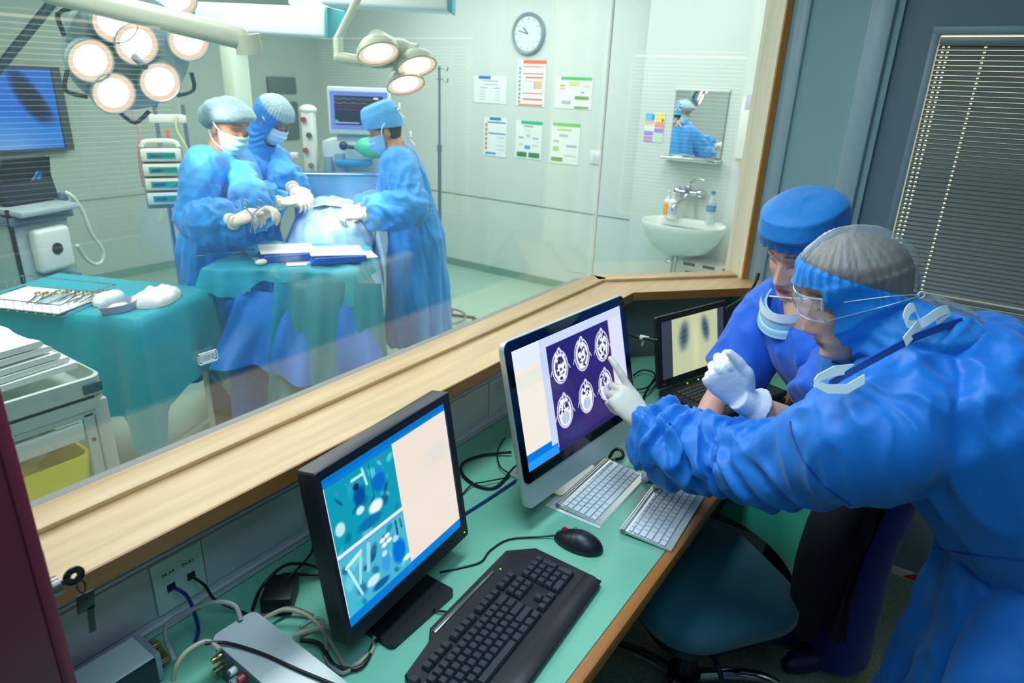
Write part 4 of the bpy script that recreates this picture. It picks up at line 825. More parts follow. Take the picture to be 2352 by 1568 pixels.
build('joint', MB().cyl(bb_+Vector((0, 0, -.05)), bb_+Vector((-.01, .0, .02)), .05, n=20), lampwhite, t); build('drop_tube', MB().cyl(ba, ba+Vector((-.1, .1, .75)), .04, n=16), lampwhite, t)
build('fork', MB().tube([bb_+Vector((-.02, 0, -.03)), at(500, 60, 2.98), cen-n1*.13], .022, 12), lampwhite, t)
pp = at(400, -6, 2.85); t = thing('ceiling_lamp', 'second glowing lamp reflector cut off above the cream lamp arm', 'lamp', pp); reflector(t, pp, (-.35, -.6, -.7), .085, lampwhite); build('hanger', MB().cyl(pp+Vector((0, 0, .03)), (pp.x, pp.y, 2.8), .02, n=12), lampwhite, t)
# smaller lamp with three reflectors
pts = [(868, 119), (957, 149), (931, 191)]; n2 = Vector((-.30, -.50, -.80)).normalized(); L2 = at(920, 150, 3.0)
t = thing('small_surgical_lamp', 'smaller surgical lamp with three glowing reflectors on a cream arm', 'lamp', L2)
P3 = [onplane(x, y, L2, n2) for x, y in pts]
for p in P3:
    s = reflector(t, p, n2+Vector((.10, .05, 0)), .086, lampwhite, .05)
cn = sum(P3, Vector())/3; build('hub', MB().ball(cn-n2*.09, (.09, .075, .05), 12), lampwhite, t)
for p in P3: build('arm', MB().tube([cn-n2*.09, p-n2*.045], [.04, .055], 12, 1), lampwhite, t)
a0, a1, a2, a3 = at(835, -30, 3.0), at(776, 88, 2.98), at(778, 132, 2.98), at(830, 140, 2.98)
build('upper_arm', MB().tube([a0, a1], .017, 12, 1), lampwhite, t); build('lower_arm', MB().tube([a1, a2], .022, 12, 1), lampwhite, t); build('elbow', MB().tube([a2, a3], .024, 12, 1, dome=True), lampwhite, t)
build('stirrup', MB().tube([a3, at(870, 150, 3.02), at(905, 140, 3.06), cn-n2*.1], .016, 10), lampwhite, t); build('ceiling_rod', MB().cyl(a0, (a0.x, a0.y, 2.8), .02, n=12), lampwhite, t)
# ceiling boom with column
boom = mat('boom_white', (226, 234, 226), .3); tealcap = mat('boom_cap', (40, 160, 170), .4)
t = thing('ceiling_boom', 'white ceiling supply boom with teal end caps behind the surgeons', 'ceiling boom', (2.9, 3.7, 2.05))
p0, p1 = at(470, 40, 4.15), at(766, 55, 3.95); build('beam', beam(p0, p1, .20, .16, .02), boom, t)
d = (p1-p0).normalized()
for p, s in ((p0, -1), (p1, 1)): build('end_cap', beam(p+d*s*.002, p+d*s*.022, .203, .163, .006), tealcap, t)
pv = at(713, 20, 4.0); build('pivot', MB().cyl((pv.x, pv.y, 2.10), (pv.x, pv.y, 2.8), .115, n=28).cyl((pv.x, pv.y, 2.16), (pv.x, pv.y, 2.20), .122, n=28), boom, t)
cp = at(537, 120, 4.12); build('column', MB().box2((cp.x-.06, cp.y-.06, 1.05), (cp.x+.06, cp.y+.06, 2.06), .012), mat('column_cream', (206, 220, 196), .4), t)
t = thing('upper_ceiling_boom', 'upper ceiling boom beam cut off by the top of the view', 'ceiling boom', (3.2, 3.2, 2.4))
q0, q1 = at(745, -22, 3.75), at(1035, -6, 3.75); build('beam', beam(q0, q1, .2, .16, .02), boom, t); build('end_cap', beam(q1, q1+(q1-q0).normalized()*.02, .203, .163, .006), tealcap, t); build('mount', MB().cyl(((q0.x+q1.x)/2, (q0.y+q1.y)/2, q0.z), ((q0.x+q1.x)/2, (q0.y+q1.y)/2, 2.8), .09, n=20), boom, t)

# ------------------------------------------------------------------ machines
t = thing('wall_screen', 'large wall screen with a blue chest x-ray and dark slotted frame', 'screen', (2.2, 6.1, 1.16)); Y0 = 6.10
build('casing', MB().box2((1.60, Y0, 1.135), (2.63, Y0+.07, 1.755), .006), mat('screen_dark', (26, 34, 44), .4), t); build('side_slots', MB().box2((2.565, Y0-.004, 1.15), (2.625, Y0+.002, 1.74)), mat('slot_grey', (62, 74, 84), .5), t)
build('wall_bracket', MB().box2((2.0, Y0+.07, 1.3), (2.3, 6.2, 1.6)), dark_m, t)
P = Pic(150, 90, (20, 120, 226)); P.ell(.55, 1.05, .6, .55, (150, 196, 255), .9, 1.0); P.ell(.1, .5, .3, .8, (120, 180, 250), .7, 1); P.ell(.80, .34, .10, .44, (10, 40, 84), .95, .4, -.45); P.ell(.84, .42, .09, .36, (14, 34, 66), .8, .5, -.6); P.ell(.18, .4, .1, .4, (20, 60, 110), .8, .5, .3); P.ell(.92, .8, .2, .25, (60, 150, 240), .6, 1)
P.sheet('screen', (1.64, Y0-.004, 1.735), (2.555, Y0-.004, 1.735), (1.64, Y0-.004, 1.158), emit('screen_blue', (255, 255, 255), .95, 'col'), t)
t = thing('support_arm', 'dark slanting support arm above the large wall screen', 'support arm', (1.7, 4.3, 2.2)); build('rod', MB().cyl(at(135, -12, 4.2), at(-30, 190, 4.2), .028, n=12), mat('arm_dark', (48, 70, 80), .5), t); e_ = at(135, -12, 4.2); build('ceiling_post', MB().cyl(e_, (e_.x, e_.y, 2.8), .03, n=12), MATS['arm_dark'], t)
# ultrasound machine
t = thing('ultrasound_machine', 'grey ultrasound machine with tilted dark screen and white box, under the wall screen', 'machine', (1.65, 4.65, 0))
mg = mat('machine_grey', (168, 188, 192), .4); mgd = mat('machine_slate', (96, 124, 150), .4); U0 = Matrix.Translation((1.66, 4.62, 0)) @ Matrix.Rotation(math.radians(18), 4, 'Z')
mon = build('screen_housing', MB().box((0.02, 0, 1.145), (.34, .07, .28), Matrix.Rotation(-.18, 3, 'X'), .02, seg=3).xf(U0), mat('machine_dark', (28, 42, 58), .4), t)
P = Pic(80, 60, (12, 26, 44)); P.ell(.72, 1.0, .26, .75, (24, 128, 190), 1, .25, .3); P.ell(.90, .9, .16, .8, (10, 22, 40), 1, .3); P.line(.30, 1, .72, .35, .02, (70, 180, 220)); 
P.sheet('screen', U0 @ Vector((-.13, -.062, 1.262)), U0 @ Vector((.17, -.062, 1.262)), U0 @ Vector((-.13, -.018, 1.03)), screen_em, mon)
build('keyboard_shelf', MB().box((0, -.06, .985), (.38, .28, .035), Matrix.Rotation(.05, 3, 'X'), .01).xf(U0), mg, t); build('control_panel', MB().box((0, -.03, .93), (.40, .2, .05), None, .01).xf(U0), mgd, t)
build('body', MB().box((0, .05, .50), (.36, .30, .86), None, .02).xf(U0), mg, t); wbx = build('white_box', MB().box((0, -.14, .745), (.23, .08, .26), None, .03, seg=4).xf(U0), mat('machine_white', (222, 232, 228), .35), t)
build('dial', MB().cyl((0, -.179, .75), (0, -.185, .75), .034, n=24).xf(U0), mat('dial_dark', (30, 40, 52), .4), wbx); build('lower_tray', MB().box((0, -.10, .56), (.26, .16, .02), None, .005).xf(U0), mgd, t); build('post', MB().cyl((-.19, -.1, .02), (-.19, -.1, 1.0), .013, n=10).xf(U0), black_m, t)
for sx in (-.14, .14): build('wheel', MB().cyl((sx-.02, -.05, .045), (sx+.02, -.05, .045), .045, n=16).xf(U0), black_m, t)
build('probe_holder', MB().box((.20, -.06, 1.02), (.05, .05, .05), None, .01).xf(U0), mgd, t)
tube_m = mat('hose_cream', (206, 220, 200), .45)
build('hose', MB().tube([U0 @ Vector(p) for p in ((.19, -.10, 1.05), (.22, -.12, 1.02), (.27, -.12, .92), (.30, -.12, .78), (.36, -.12, .66), (.34, -.12, .585), (.28, -.12, .58), (.22, -.12, .64), (.17, -.14, .73))], .012, 10), tube_m, t)
# infusion pumps on a pole
t = thing('infusion_stand', 'infusion pole with a stack of four teal displayed pumps by the grey wall', 'infusion stand', (2.2, 4.05, 0)); q = Vector((2.22, 4.06, 0))
build('pole', MB().cyl(q, q+Vector((0, 0, 1.66)), .012, n=12), steel, t); build('base', MB().tube([q+Vector((-.25, 0, .05)), q+Vector((0, 0, .08)), q+Vector((.25, 0, .05))], .018, 10).tube([q+Vector((0, -.25, .05)), q+Vector((0, 0, .08)), q+Vector((0, .25, .05))], .018, 10), dark_m, t)
qa = Matrix.Translation(q) @ Matrix.Rotation(math.radians(-30), 4, 'Z')
build('rack', MB().box((0, .03, 1.16), (.235, .09, .36), None, .01).xf(qa), mat('rack_grey', (150, 168, 160), .4), t)
build('top_handle', MB().tube([qa @ Vector((-.10, -.03, 1.345)), qa @ Vector((-.07, -.03, 1.375)), qa @ Vector((.07, -.03, 1.375)), qa @ Vector((.10, -.03, 1.345))], .013, 10), cream_m, t)
for k in range(4):
    z = 1.30-k*.083; pm = build('pump', MB().box((0, -.05, z), (.215, .10, .07), None, .01).xf(qa), cream_m, t); build('display', MB().box((.0, -.1005, z), (.15, .003, .035), None, .002).xf(qa), emit('pump_teal', (0, 176, 160), .75), pm); build('readout', MB().box((-.03, -.1025, z), (.06, .002, .018)).xf(qa), mat('readout', (8, 90, 130), .4), pm)
build('cross_bar', MB().box((.06, 0, 1.50), (.20, .025, .05), None, .006).xf(qa), cream_m, t); build('second_pole', MB().cyl((.15, .0, 1.33), (.15, .0, 1.58), .012, n=10).xf(qa), steel, t); build('clamp', MB().cyl((0, 0, 1.565), (0, 0, 1.60), .02, n=12).xf(qa), mat('clamp_blue', (30, 60, 160), .4), t)
build('red_clip', MB().box((.05, -.02, 1.42), (.016, .006, .05), None, .002).xf(qa), mat('clip_red', (230, 96, 60), .5), t)
build('infusion_line', MB().tube([qa @ Vector(p) for p in ((-.12, 0, 1.66), (-.115, -.03, 1.52), (-.10, -.05, 1.42), (-.12, -.08, 1.30), (-.12, -.08, 1.12))], .004, 6), mat('line_red', (196, 110, 120), .5), t)
build('yellow_line', MB().tube([qa @ Vector(p) for p in ((.11, -.02, 1.52), (.10, -.04, 1.44), (.14, -.05, 1.34), (.16, -.05, 1.2))], .006, 6), mat('line_yellow', (200, 206, 130), .5), t)
build('drip_chamber', MB().cyl((-.12, 0, 1.60), (-.12, 0, 1.70), .016, n=12).xf(qa), sheer('drip_clear', (220, 190, 190), .5, .2), t)
# anaesthesia machine
t = thing('anaesthesia_machine', 'white anaesthesia machine with a blue framed waveform monitor behind the surgeons', 'machine', (3.5, 3.75, 0))
cA = at(825, 256, 4.6); n3 = Vector((-.75, -.60, 0)).normalized(); up = Vector((0, 0, 1)); rt = up.cross(n3)*1.0
rt = Vector((-n3.y*-1, n3.x*-1, 0)); rt = Vector((.60, -.75, 0)).normalized(); RA = Matrix((rt, -n3, up)).transposed()
def loc(x, y, z): return cA+rt*x-n3*y+up*z     # x to the viewer's right, y away, z up
mo = build('monitor', MB().box(loc(0, .03, 0), (.425, .06, .31), RA, .012), mat('monitor_white', (196, 216, 222), .4), t)
build('screen_border', MB().box(loc(0, -.001, .005), (.385, .004, .245), RA), emit('border_blue', (128, 160, 255), .95), mo)
P = Pic(110, 70, (28, 44, 70))
for k, (y, c) in enumerate(((.10, (120, 150, 190)), (.24, (120, 150, 190)), (.36, (150, 60, 90)), (.46, (110, 60, 200)))):
    for i in range(10): P.line(i/10, y+(.03 if i % 2 else 0), (i+1)/10, y+(0 if i % 2 else .03), .014, c, .8)
P.rect(0, .30, 1, .42, (80, 30, 60), .6); P.rect(.0, .9, .5, .95, (150, 190, 255)); P.ell(.85, .08, .06, .04, (235, 240, 255)); P.ell(.04, .86, .04, .04, (40, 220, 120)); P.ell(.8, .88, .08, .06, (70, 80, 230))
P.sheet('screen', loc(-.165, -.006, .10), loc(.165, -.006, .10), loc(-.165, -.006, -.09), screen_em, mo)
build('body', MB().box(loc(.0, .18, -.47), (.55, .32, .54), RA, .02).box(loc(0, .20, -1.15), (.6, .4, .82), RA, .02), mat('machine_pale', (186, 206, 204), .4), t)
build('screen_post', MB().box(loc(0, .08, -.2), (.34, .06, .2), RA, .01), mat('machine_pale', (0, 0, 0)), t)
build('blue_tray', MB().box(loc(-.04, -.05, -.335), (.24, .12, .035), RA, .008), mat('tray_blue', (20, 140, 190), .4), t); build('dark_bay', MB().box(loc(.17, .012, -.53), (.2, .02, .22), RA), mat('bay_dark', (40, 70, 84), .5), t)
build('breathing_bag', MB().tube([loc(-.02, -.06, -.235), loc(.03, -.08, -.225), loc(.10, -.09, -.23), loc(.16, -.09, -.245)], [.02, .06, .075, .05], 18, 5, dome=True), mat('bag_green', (96, 206, 158), .35), t)
build('bag_connector', MB().cyl(loc(-.02, -.06, -.235), loc(-.09, -.05, -.23), .014, n=12).ball(loc(-.11, -.05, -.225), .03, 10), black_m, t)
fl = build('flow_column', MB().box(loc(-.34, -.02, -.24), (.085, .10, .46), RA, .015).ball(loc(-.34, -.02, .0), (.06, .06, .035), 12), cream_m, t)
for k, c in enumerate(((170, 60, 60), (90, 90, 90), (170, 70, 70), (120, 130, 130))): build('knob', MB().cyl(loc(-.36+.03*(k % 2), -.075, -.06-.10*k), loc(-.36+.03*(k % 2), -.10, -.06-.10*k), .018, n=12), mat('knob_%s' % 'abcd'[k] if False else 'knob_tone%d' % k, c, .4), fl)
build('flow_tubes', MB().cyl(loc(-.22, -.04, -.50), loc(-.22, -.04, -.30), .03, n=14).cyl(loc(-.14, -.04, -.50), loc(-.14, -.04, -.28), .035, n=14), mat('tube_grey', (130, 156, 166), .3), t)
build('side_lamp', MB().box(loc(-.45, -.04, -.30), (.06, .05, .04), RA, .01), white_m, t)
build('sample_jar', MB().cyl(loc(-.08, -.10, -.56), loc(-.08, -.10, -.45), .04, n=18), sheer('jar_clear', (214, 232, 236), .55, .1), t); build('jar_lid', MB().cyl(loc(-.08, -.10, -.45), loc(-.08, -.10, -.425), .042, n=18), mat('lid_yellow', (226, 196, 90), .4), t)
build('jar_shelf', MB().box(loc(-.1, -.06, -.575), (.5, .18, .02), RA), mgd, t)

# ------------------------------------------------------------------ drip stand, wall things, sink
t = thing('drip_stand', 'tall thin grey drip stand standing alone on the green floor', 'drip stand', (3.758, 3.205, 0)); pg = mat('pole_grey', (120, 140, 150), .35, .5)
build('pole', MB().cyl((3.758, 3.205, .06), (3.758, 3.205, 1.33), .013, n=12).cyl((3.758, 3.205, 1.30), (3.758, 3.205, 1.86), .009, n=12).cyl((3.758, 3.205, 1.30), (3.758, 3.205, 1.345), .018, n=12), pg, t)
for z in (1.845, 1.775): build('hook', MB().tube([(3.80, 3.27, z+.02), (3.79, 3.25, z), (3.758, 3.205, z), (3.735, 3.15, z), (3.72, 3.105, z-.015), (3.71, 3.09, z+.01)], .004, 6), pg, t)
for k in range(5):
    a = 2*PI*k/5+.4; e_ = Vector((3.758+.27*math.cos(a), 3.205+.27*math.sin(a), .055)); f = build('foot', MB().tube([(3.758, 3.205, .09), e_], .013, 8, 1), dark_m, t); build('caster', MB().cyl(e_+Vector((0, -.01, -.025)), e_+Vector((0, .01, -.025)), .028, n=14), black_m, f)
build('base_ring', MB().tube([(3.758+.2*math.cos(k*PI/12), 3.205+.2*math.sin(k*PI/12), .07) for k in range(24)], .009, 8, 1, closed=True), pg, t)
t = thing('wall_clock', 'round grey wall clock above the red poster', 'clock', (5.24, 3.476, 2.165)); WXp = 5.248
MW = Matrix(((0, 0, -1, 5.25), (-1, 0, 0, 3.476), (0, 1, 0, 2.165), (0, 0, 0, 1)))
build('case', MB().lathe([(.0, .0), (.165, .0), (.168, .02), (.158, .032), (.142, .03), (.138, .018), (0, .017)], (5.25, 3.476, 2.165), (-1, 0, 0), 48), mat('clock_grey', (140, 156, 166), .35, .3), t)
build('dial', MB().lathe([(0, .0182), (.137, .0182)], (5.25, 3.476, 2.165), (-1, 0, 0), 48, caps=False), mat('clock_dial', (214, 224, 226), .5), t)
tk = MB()
for k in range(12): a = k*PI/6; tk.box((math.sin(a)*.118, math.cos(a)*.118, .0195), (.006, .02, .002), Matrix.Rotation(-a, 3, 'Z'))
build('hour_marks', tk.xf(MW), mat('clock_mark', (150, 162, 166), .5), t)
for nm, a, L, w_ in (('hour_hand', math.radians(318), .07, .010), ('minute_hand', math.radians(285), .10, .006)):
    build(nm, MB().box((math.sin(a)*L/2, math.cos(a)*L/2, .022), (w_, L, .002), Matrix.Rotation(-a, 3, 'Z')).xf(MW), mat('clock_hand', (90, 106, 114), .4), t)
for k in range(1): pass
paper_attr = mat('poster_print', (255, 255, 255), .6, attr='col')
def poster(label, y1, z1, y0, z0, draw, X=5.2465):
    W = 64; H = max(10, int(W*(z1-z0)/abs(y1-y0))); P = Pic(W, H, (232, 238, 234)); draw(P)
    t = thing('wall_poster', label, 'poster', (X, (y0+y1)/2, z0), group=None)
    build('backing', MB().box2((X, min(y0, y1), z0), (X+.003, max(y0, y1), z1)), mat('poster_back', (222, 230, 228), .6), t)
    P.sheet('print', (X-.001, y1, z1), (X-.001, y0, z1), (X-.001, y1, z0), paper_attr, t); return t
def flow(head, seed, boxes, band=(.28, 0, .98, .09)):
    def d(P):
        P.rect(*band, head); r = random.Random(seed)
        for x0, y0, x1, y1, c in boxes: P.rect(x0, y0, x1, y1, c)
    return d
bl, gr, re_, gy, ol = (20, 120, 200), (60, 180, 90), (236, 110, 80), (150, 160, 175), (120, 150, 60)
poster('blue headed wide notice, topmost at the far end of the poster rows', 4.056, 1.82, 3.69, 1.59, flow(bl, 1, [(.27, .18, .75, .21, (110, 120, 160)), (.3, .30, .72, .33, (130, 140, 175)), (.18, .42, .40, .45, (90, 100, 150)), (.62, .42, .82, .45, (90, 100, 150))]+[(.18, .54+.1*k, .36, .57+.1*k, (140, 170, 190)) for k in range(4)]+[(.66, .54+.1*k, .82, .57+.1*k, (150, 190, 180)) for k in range(4)], (.14, .0, .52, .12)))
poster('red headed tall notice below the wall clock', 3.578, 1.96, 3.282, 1.585, flow(re_, 2, [(.22, .14, .9, .16, re_), (.22, .28, .9, .31, re_), (.3, .36, .9, .39, re_), (.24, .44, .55, .46, re_), (.58, .44, .88, .62, (228, 190, 150)), (.22, .70, .9, .73, re_), (.22, .83, .9, .86, re_), (.08, .95, .9, .99, re_)]+[(.06, .16+.09*k, .14, .22+.09*k, (150, 150, 150)) for k in range(9)], (.2, 0, 1, .09)))
poster('green headed wide flow chart, topmost beside the angled window', 3.183, 1.835, 2.824, 1.585, flow(gr, 3, [(.38, .16, .64, .30, (206, 214, 130)), (.12, .26, .28, .31, (240, 150, 120)), (.12, .36, .28, .41, (240, 150, 120)), (.55, .60, .92, .70, (90, 160, 70)), (.55, .90, .92, .97, ol), (.2, .76, .46, .86, (170, 180, 190)), (.75, .28, .95, .31, (170, 210, 140)), (.7, .45, .8, .5, ol)], (.16, 0, .97, .12)))
poster('blue headed narrow notice, lowest at the far end of the poster rows', 3.931, 1.47, 3.676, 1.125, flow(bl, 4, [(.15, .12, .95, .15, (30, 130, 170)), (.2, .40, .95, .43, (30, 140, 180)), (.08, .9, .55, .95, (30, 150, 190))]+[(.06, .16+.12*k, .16, .24+.12*k, (190, 130, 100)) for k in range(6)]+[(.6, .5+.1*k, .94, .52+.1*k, (150, 200, 210)) for k in range(4)], (.25, 0, .75, .08)))
poster('green headed tall flow chart with two dark green boxes at the bottom', 3.573, 1.46, 3.29, 1.135, flow((40, 180, 110), 5, [(.32, .12, .66, .16, gy), (.35, .24, .6, .28, (190, 220, 130)), (.4, .36, .56, .42, (190, 190, 210)), (.12, .42, .32, .46, gy), (.66, .42, .86, .46, gy), (.36, .64, .58, .74, (60, 160, 210)), (.08, .82, .46, .96, (40, 130, 70)), (.52, .82, .92, .96, (40, 130, 70)), (.12, .6, .3, .65, (190, 220, 150)), (.66, .62, .86, .66, (190, 220, 150))], (.2, 0, 1, .09)))
poster('light green headed flow chart, lowest beside the light switch', 3.197, 1.465, 2.911, 1.125, flow((120, 196, 90), 6, [(.2, .15, .7, .20, (190, 206, 110)), (.3, .28, .6, .34, (200, 180, 200)), (.1, .44, .3, .47, gy), (.55, .52, .9, .58, (170, 170, 190)), (.1, .58, .3, .70, (180, 200, 120)), (.05, .84, .46, .95, ol), (.5, .78, .9, .80, (190, 170, 210))], (.05, 0, 1, .09)))
t = thing('light_switch', 'white light switch on the wall beside the poster rows', 'light switch', (5.24, 2.74, 1.16)); build('plate', MB().box2((5.235, 2.685, 1.155), (5.25, 2.795, 1.26), .004), white_m, t); build('rocker', MB().box2((5.231, 2.705, 1.18), (5.237, 2.765, 1.235), .002), mat('rocker', (206, 220, 224), .4), t)
SX = 5.0
poster('small notice of coloured squares beside the mirror', 2.215, 1.595, 2.06, 1.39, flow((120, 186, 226), 7, [(0, 0, .48, .28, (110, 190, 230)), (.52, 0, 1, .28, (240, 222, 110)), (0, .28, .48, .42, (240, 190, 150)), (.52, .30, 1, .48, (236, 150, 130)), (.52, .5, 1, .68, (170, 140, 210)), (0, .62, .48, .78, (150, 150, 215)), (0, .8, .48, 1, (200, 150, 200)), (.52, .7, 1, .98, (190, 226, 200)), (.36, .06, .44, .24, (30, 120, 190)), (.84, .18, .94, .28, (90, 80, 60))], (0, 0, .1, .1)), SX-.004)
t = thing('wall_mirror', 'wall mirror with a light strip on top above the wash basin', 'mirror', (SX, 1.79, 1.3))
mir = bpy.data.materials.new('mirror_silver'); mir.use_nodes = True; bs = mir.node_tree.nodes['Principled BSDF']; bs.inputs['Metallic'].default_value = 1; bs.inputs['Roughness'].default_value = .01; bs.inputs['Base Color'].default_value = (.85, .9, .88, 1)
build('glass', MB().box2((SX-.012, 1.602, 1.312), (SX-.004, 1.988, 1.765)), mir, t, smooth=0); build('back_plate', MB().box2((SX-.006, 1.595, 1.305), (SX, 1.995, 1.785)), mat('mirror_edge', (150, 160, 156), .4), t); build('top_strip', MB().box2((SX-.02, 1.595, 1.765), (SX, 1.995, 1.782), .003), white_m, t)
t = thing('glass_shelf', 'narrow shelf under the wall mirror', 'shelf', (SX-.05, 1.79, 1.28)); build('board', MB().box2((SX-.12, 1.585, 1.283), (SX, 2.02, 1.290)), sheer('shelf_glass', (196, 212, 206), .75, .1), t); build('rail', MB().tube([(SX, 1.59, 1.30), (SX-.115, 1.59, 1.30), (SX-.115, 2.015, 1.30), (SX, 2.015, 1.30)], .004, 8, 1), chrome, t)
solo('soap_dish', MB().ball((SX-.07, 1.65, 1.302), (.03, .045, .013), 10), mat('dish_dark', (96, 104, 106), .4), 'small dark soap dish on the shelf under the mirror', 'soap dish'); solo('small_box', MB().box2((SX-.09, 1.86, 1.29), (SX-.05, 1.93, 1.312), .004), white_m, 'small white box on the shelf under the mirror', 'box')
t = thing('wash_basin', 'white oval wash basin on the wall under the mirror', 'wash basin', (4.8, 1.74, .6)); por = mat('porcelain', (222, 230, 222), .18)
rings = []; cx, cy_ = SX, 1.742
for k, z in ((.02, .62), (.34, .625), (.62, .66), (.84, .735), (.96, .81), (1.0, .85), (.985, .858), (.93, .85), (.80, .79), (.55, .735), (.25, .72), (.02, .718)):
    rg_ = []
    for j in range(48):
        a = 2*PI*j/48; x = cx-.21+math.cos(a)*.235*k-(.0 if k > .9 else .0); y = cy_+math.sin(a)*.315*(k**.85)
        rg_.append(Vector((min(x, cx-.002), y, z)))
    rings.append(rg_)
build('bowl', MB().loft(rings), por, t); build('tap_deck', MB().box2((SX-.09, 1.50, .80), (SX, 1.99, .862), .012), por, t)
dp = build('drain_pipe', MB().tube([(SX-.2, 1.78, .62), (SX-.2, 1.78, .50), (SX-.2, 1.78, .30)], .022, 14, 1).cyl((SX-.2, 1.78, .56), (SX-.2, 1.78, .59), .03, n=14).tube([(SX-.2, 1.78, .31), (SX-.1, 1.78, .28), (SX, 1.78, .30)], .02, 10), chrome, t); build('side_valve', MB().cyl((SX-.2, 1.78, .55), (SX-.2, 1.84, .55), .012, n=10).ball((SX-.2, 1.84, .55), .016, 8), chrome, t)
t = thing('wall_tap', 'chrome wall mixer tap above the wash basin', 'tap', (SX-.05, 1.785, 1.05))
build('body', MB().cyl((SX-.06, 1.70, 1.055), (SX-.06, 1.87, 1.055), .019, n=16).box((SX-.06, 1.79, 1.07), (.05, .045, .08), None, .012), chrome, t)
for y in (1.70, 1.872): build('valve', MB().ball((SX-.05, y, 1.055), .034, 12).cyl((SX-.05, y, 1.055), (SX, y, 1.055), .02, n=12), chrome, t)
build('spout', MB().tube([(SX-.08, 1.79, 1.04), (SX-.11, 1.80, 1.01), (SX-.20, 1.83, .965), (SX-.21, 1.835, .93)], .012, 12), chrome, t); build('lever', MB().tube([(SX-.06, 1.785, 1.11), (SX-.09, 1.76, 1.14), (SX-.12, 1.68, 1.165), (SX-.13, 1.65, 1.158)], .008, 10), chrome, t); build('hose', MB().tube([(SX-.03, 1.74, 1.03), (SX-.03, 1.735, .95), (SX-.03, 1.72, .862)], .007, 8), mat('hose_grey', (180, 194, 190), .3, .5), t)
def bottle(name, label, x, y, z, prof, parts, m):
    t = thing(name, label, 'bottle', (x, y, z)); build('body', MB().lathe(prof, (x, y, z), n=20), m, t)
    for nm, p, mm in parts: build(nm, MB().lathe(p, (x, y, z), n=20), mm, t)
    return t
bottle('soap_bottle', 'white soap bottle with an orange label on the basin rim', SX-.11, 1.915, .862, [(0, 0), (.030, 0), (.032, .01), (.032, .125), (.012, .142), (.011, .16), (0, .16)], [('orange_label', [(.0325, .018), (.0328, .02), (.0328, .105), (.0325, .107)], mat('label_orange', (232, 166, 30), .5)), ('pump', [(.007, .16), (.007, .185), (.014, .187), (.014, .195), (0, .196)], white_m)], white_m)
bottle('dispenser_bottle', 'plain white pump bottle beside the orange labelled bottle on the basin rim', SX-.13, 1.866, .862, [(0, 0), (.034, 0), (.036, .01), (.036, .125), (.012, .145), (.011, .16), (0, .16)], [('label', [(.0362, .03), (.0365, .032), (.0365, .09), (.0362, .092)], mat('label_pale', (190, 196, 216), .5)), ('pump', [(.008, .16), (.008, .18), (.015, .182), (.015, .19), (0, .19)], white_m)], white_m)
bottle('water_bottle', 'clear water bottle with blue cap on the basin rim', SX-.10, 1.585, .862, [(0, 0), (.032, 0), (.034, .01), (.032, .07), (.034, .13), (.030, .16), (.012, .195), (.012, .21), (0, .21)], [('blue_label', [(.0345, .085), (.0348, .087), (.0348, .128), (.0345, .13)], mat('label_blue', (90, 140, 190), .5)), ('cap', [(.0, .232), (.015, .23), (.015, .208), (0, .207)], mat('cap_blue', (30, 130, 200), .4))], sheer('bottle_clear', (206, 224, 228), .45, .08))
t = thing('drawer_cabinet', 'low grey cabinet with dark slots under the wash basin', 'cabinet', (SX-.12, 1.5, 0)); build('carcass', MB().box2((SX-.20, 1.28, .02), (SX, 1.735, .575), .006), mat('cab_grey', (196, 206, 202), .4), t)
for k in range(3):
    y = 1.66-.15*k; build('slot', MB().box2((SX-.203, y-.045, .545), (SX-.198, y+.045, .567)), mat('slot_dark', (30, 50, 66), .5), t)
for k in range(2): d = build('drawer', MB().box2((SX-.208, 1.30, .30-.24*k), (SX-.198, 1.72, .52-.24*k), .003), mat('drawer_grey', (186, 200, 198), .4), t); build('handle', MB().box2((SX-.215, 1.60, .49-.24*k), (SX-.206, 1.68, .505-.24*k), .002), mat('slot_dark', (0, 0, 0)), d)
t = thing('towel_dispenser', 'white paper towel dispenser on the wall by the window jamb', 'dispenser', (SX-.05, 1.38, 1.33)); build('case', MB().box2((SX-.11, 1.29, 1.33), (SX, 1.475, 1.74), .012), mat('dispenser_white', (228, 230, 222), .35), t); build('lilac_sticker', MB().box2((SX-.112, 1.34, 1.66), (SX-.109, 1.45, 1.755), .0005), mat('sticker_lilac', (186, 186, 214), .5), t); build('outlet', MB().box2((SX-.10, 1.31, 1.31), (SX-.02, 1.46, 1.332)), mat('outlet_tan', (206, 180, 130), .5), t)
# lamps' own light on the operation field
for p, tgt, e in ((cen, Vector((2.5, 2.95, 1.0)), 75), (cn, Vector((2.35, 2.75, 1.0)), 45)):
    l = bpy.data.lights.new('lamp_beam', 'SPOT'); l.energy = e; l.color = (1, .96, .9); l.spot_size = math.radians(46); l.spot_blend = .8; l.shadow_soft_size = .12
    o = bpy.data.objects.new('lamp_beam', l); COL.objects.link(o); o.location = p+(tgt-p).normalized()*.12+Vector((0, 0, -.05)); o.rotation_euler = (tgt-p).to_track_quat('-Z', 'Y').to_euler()
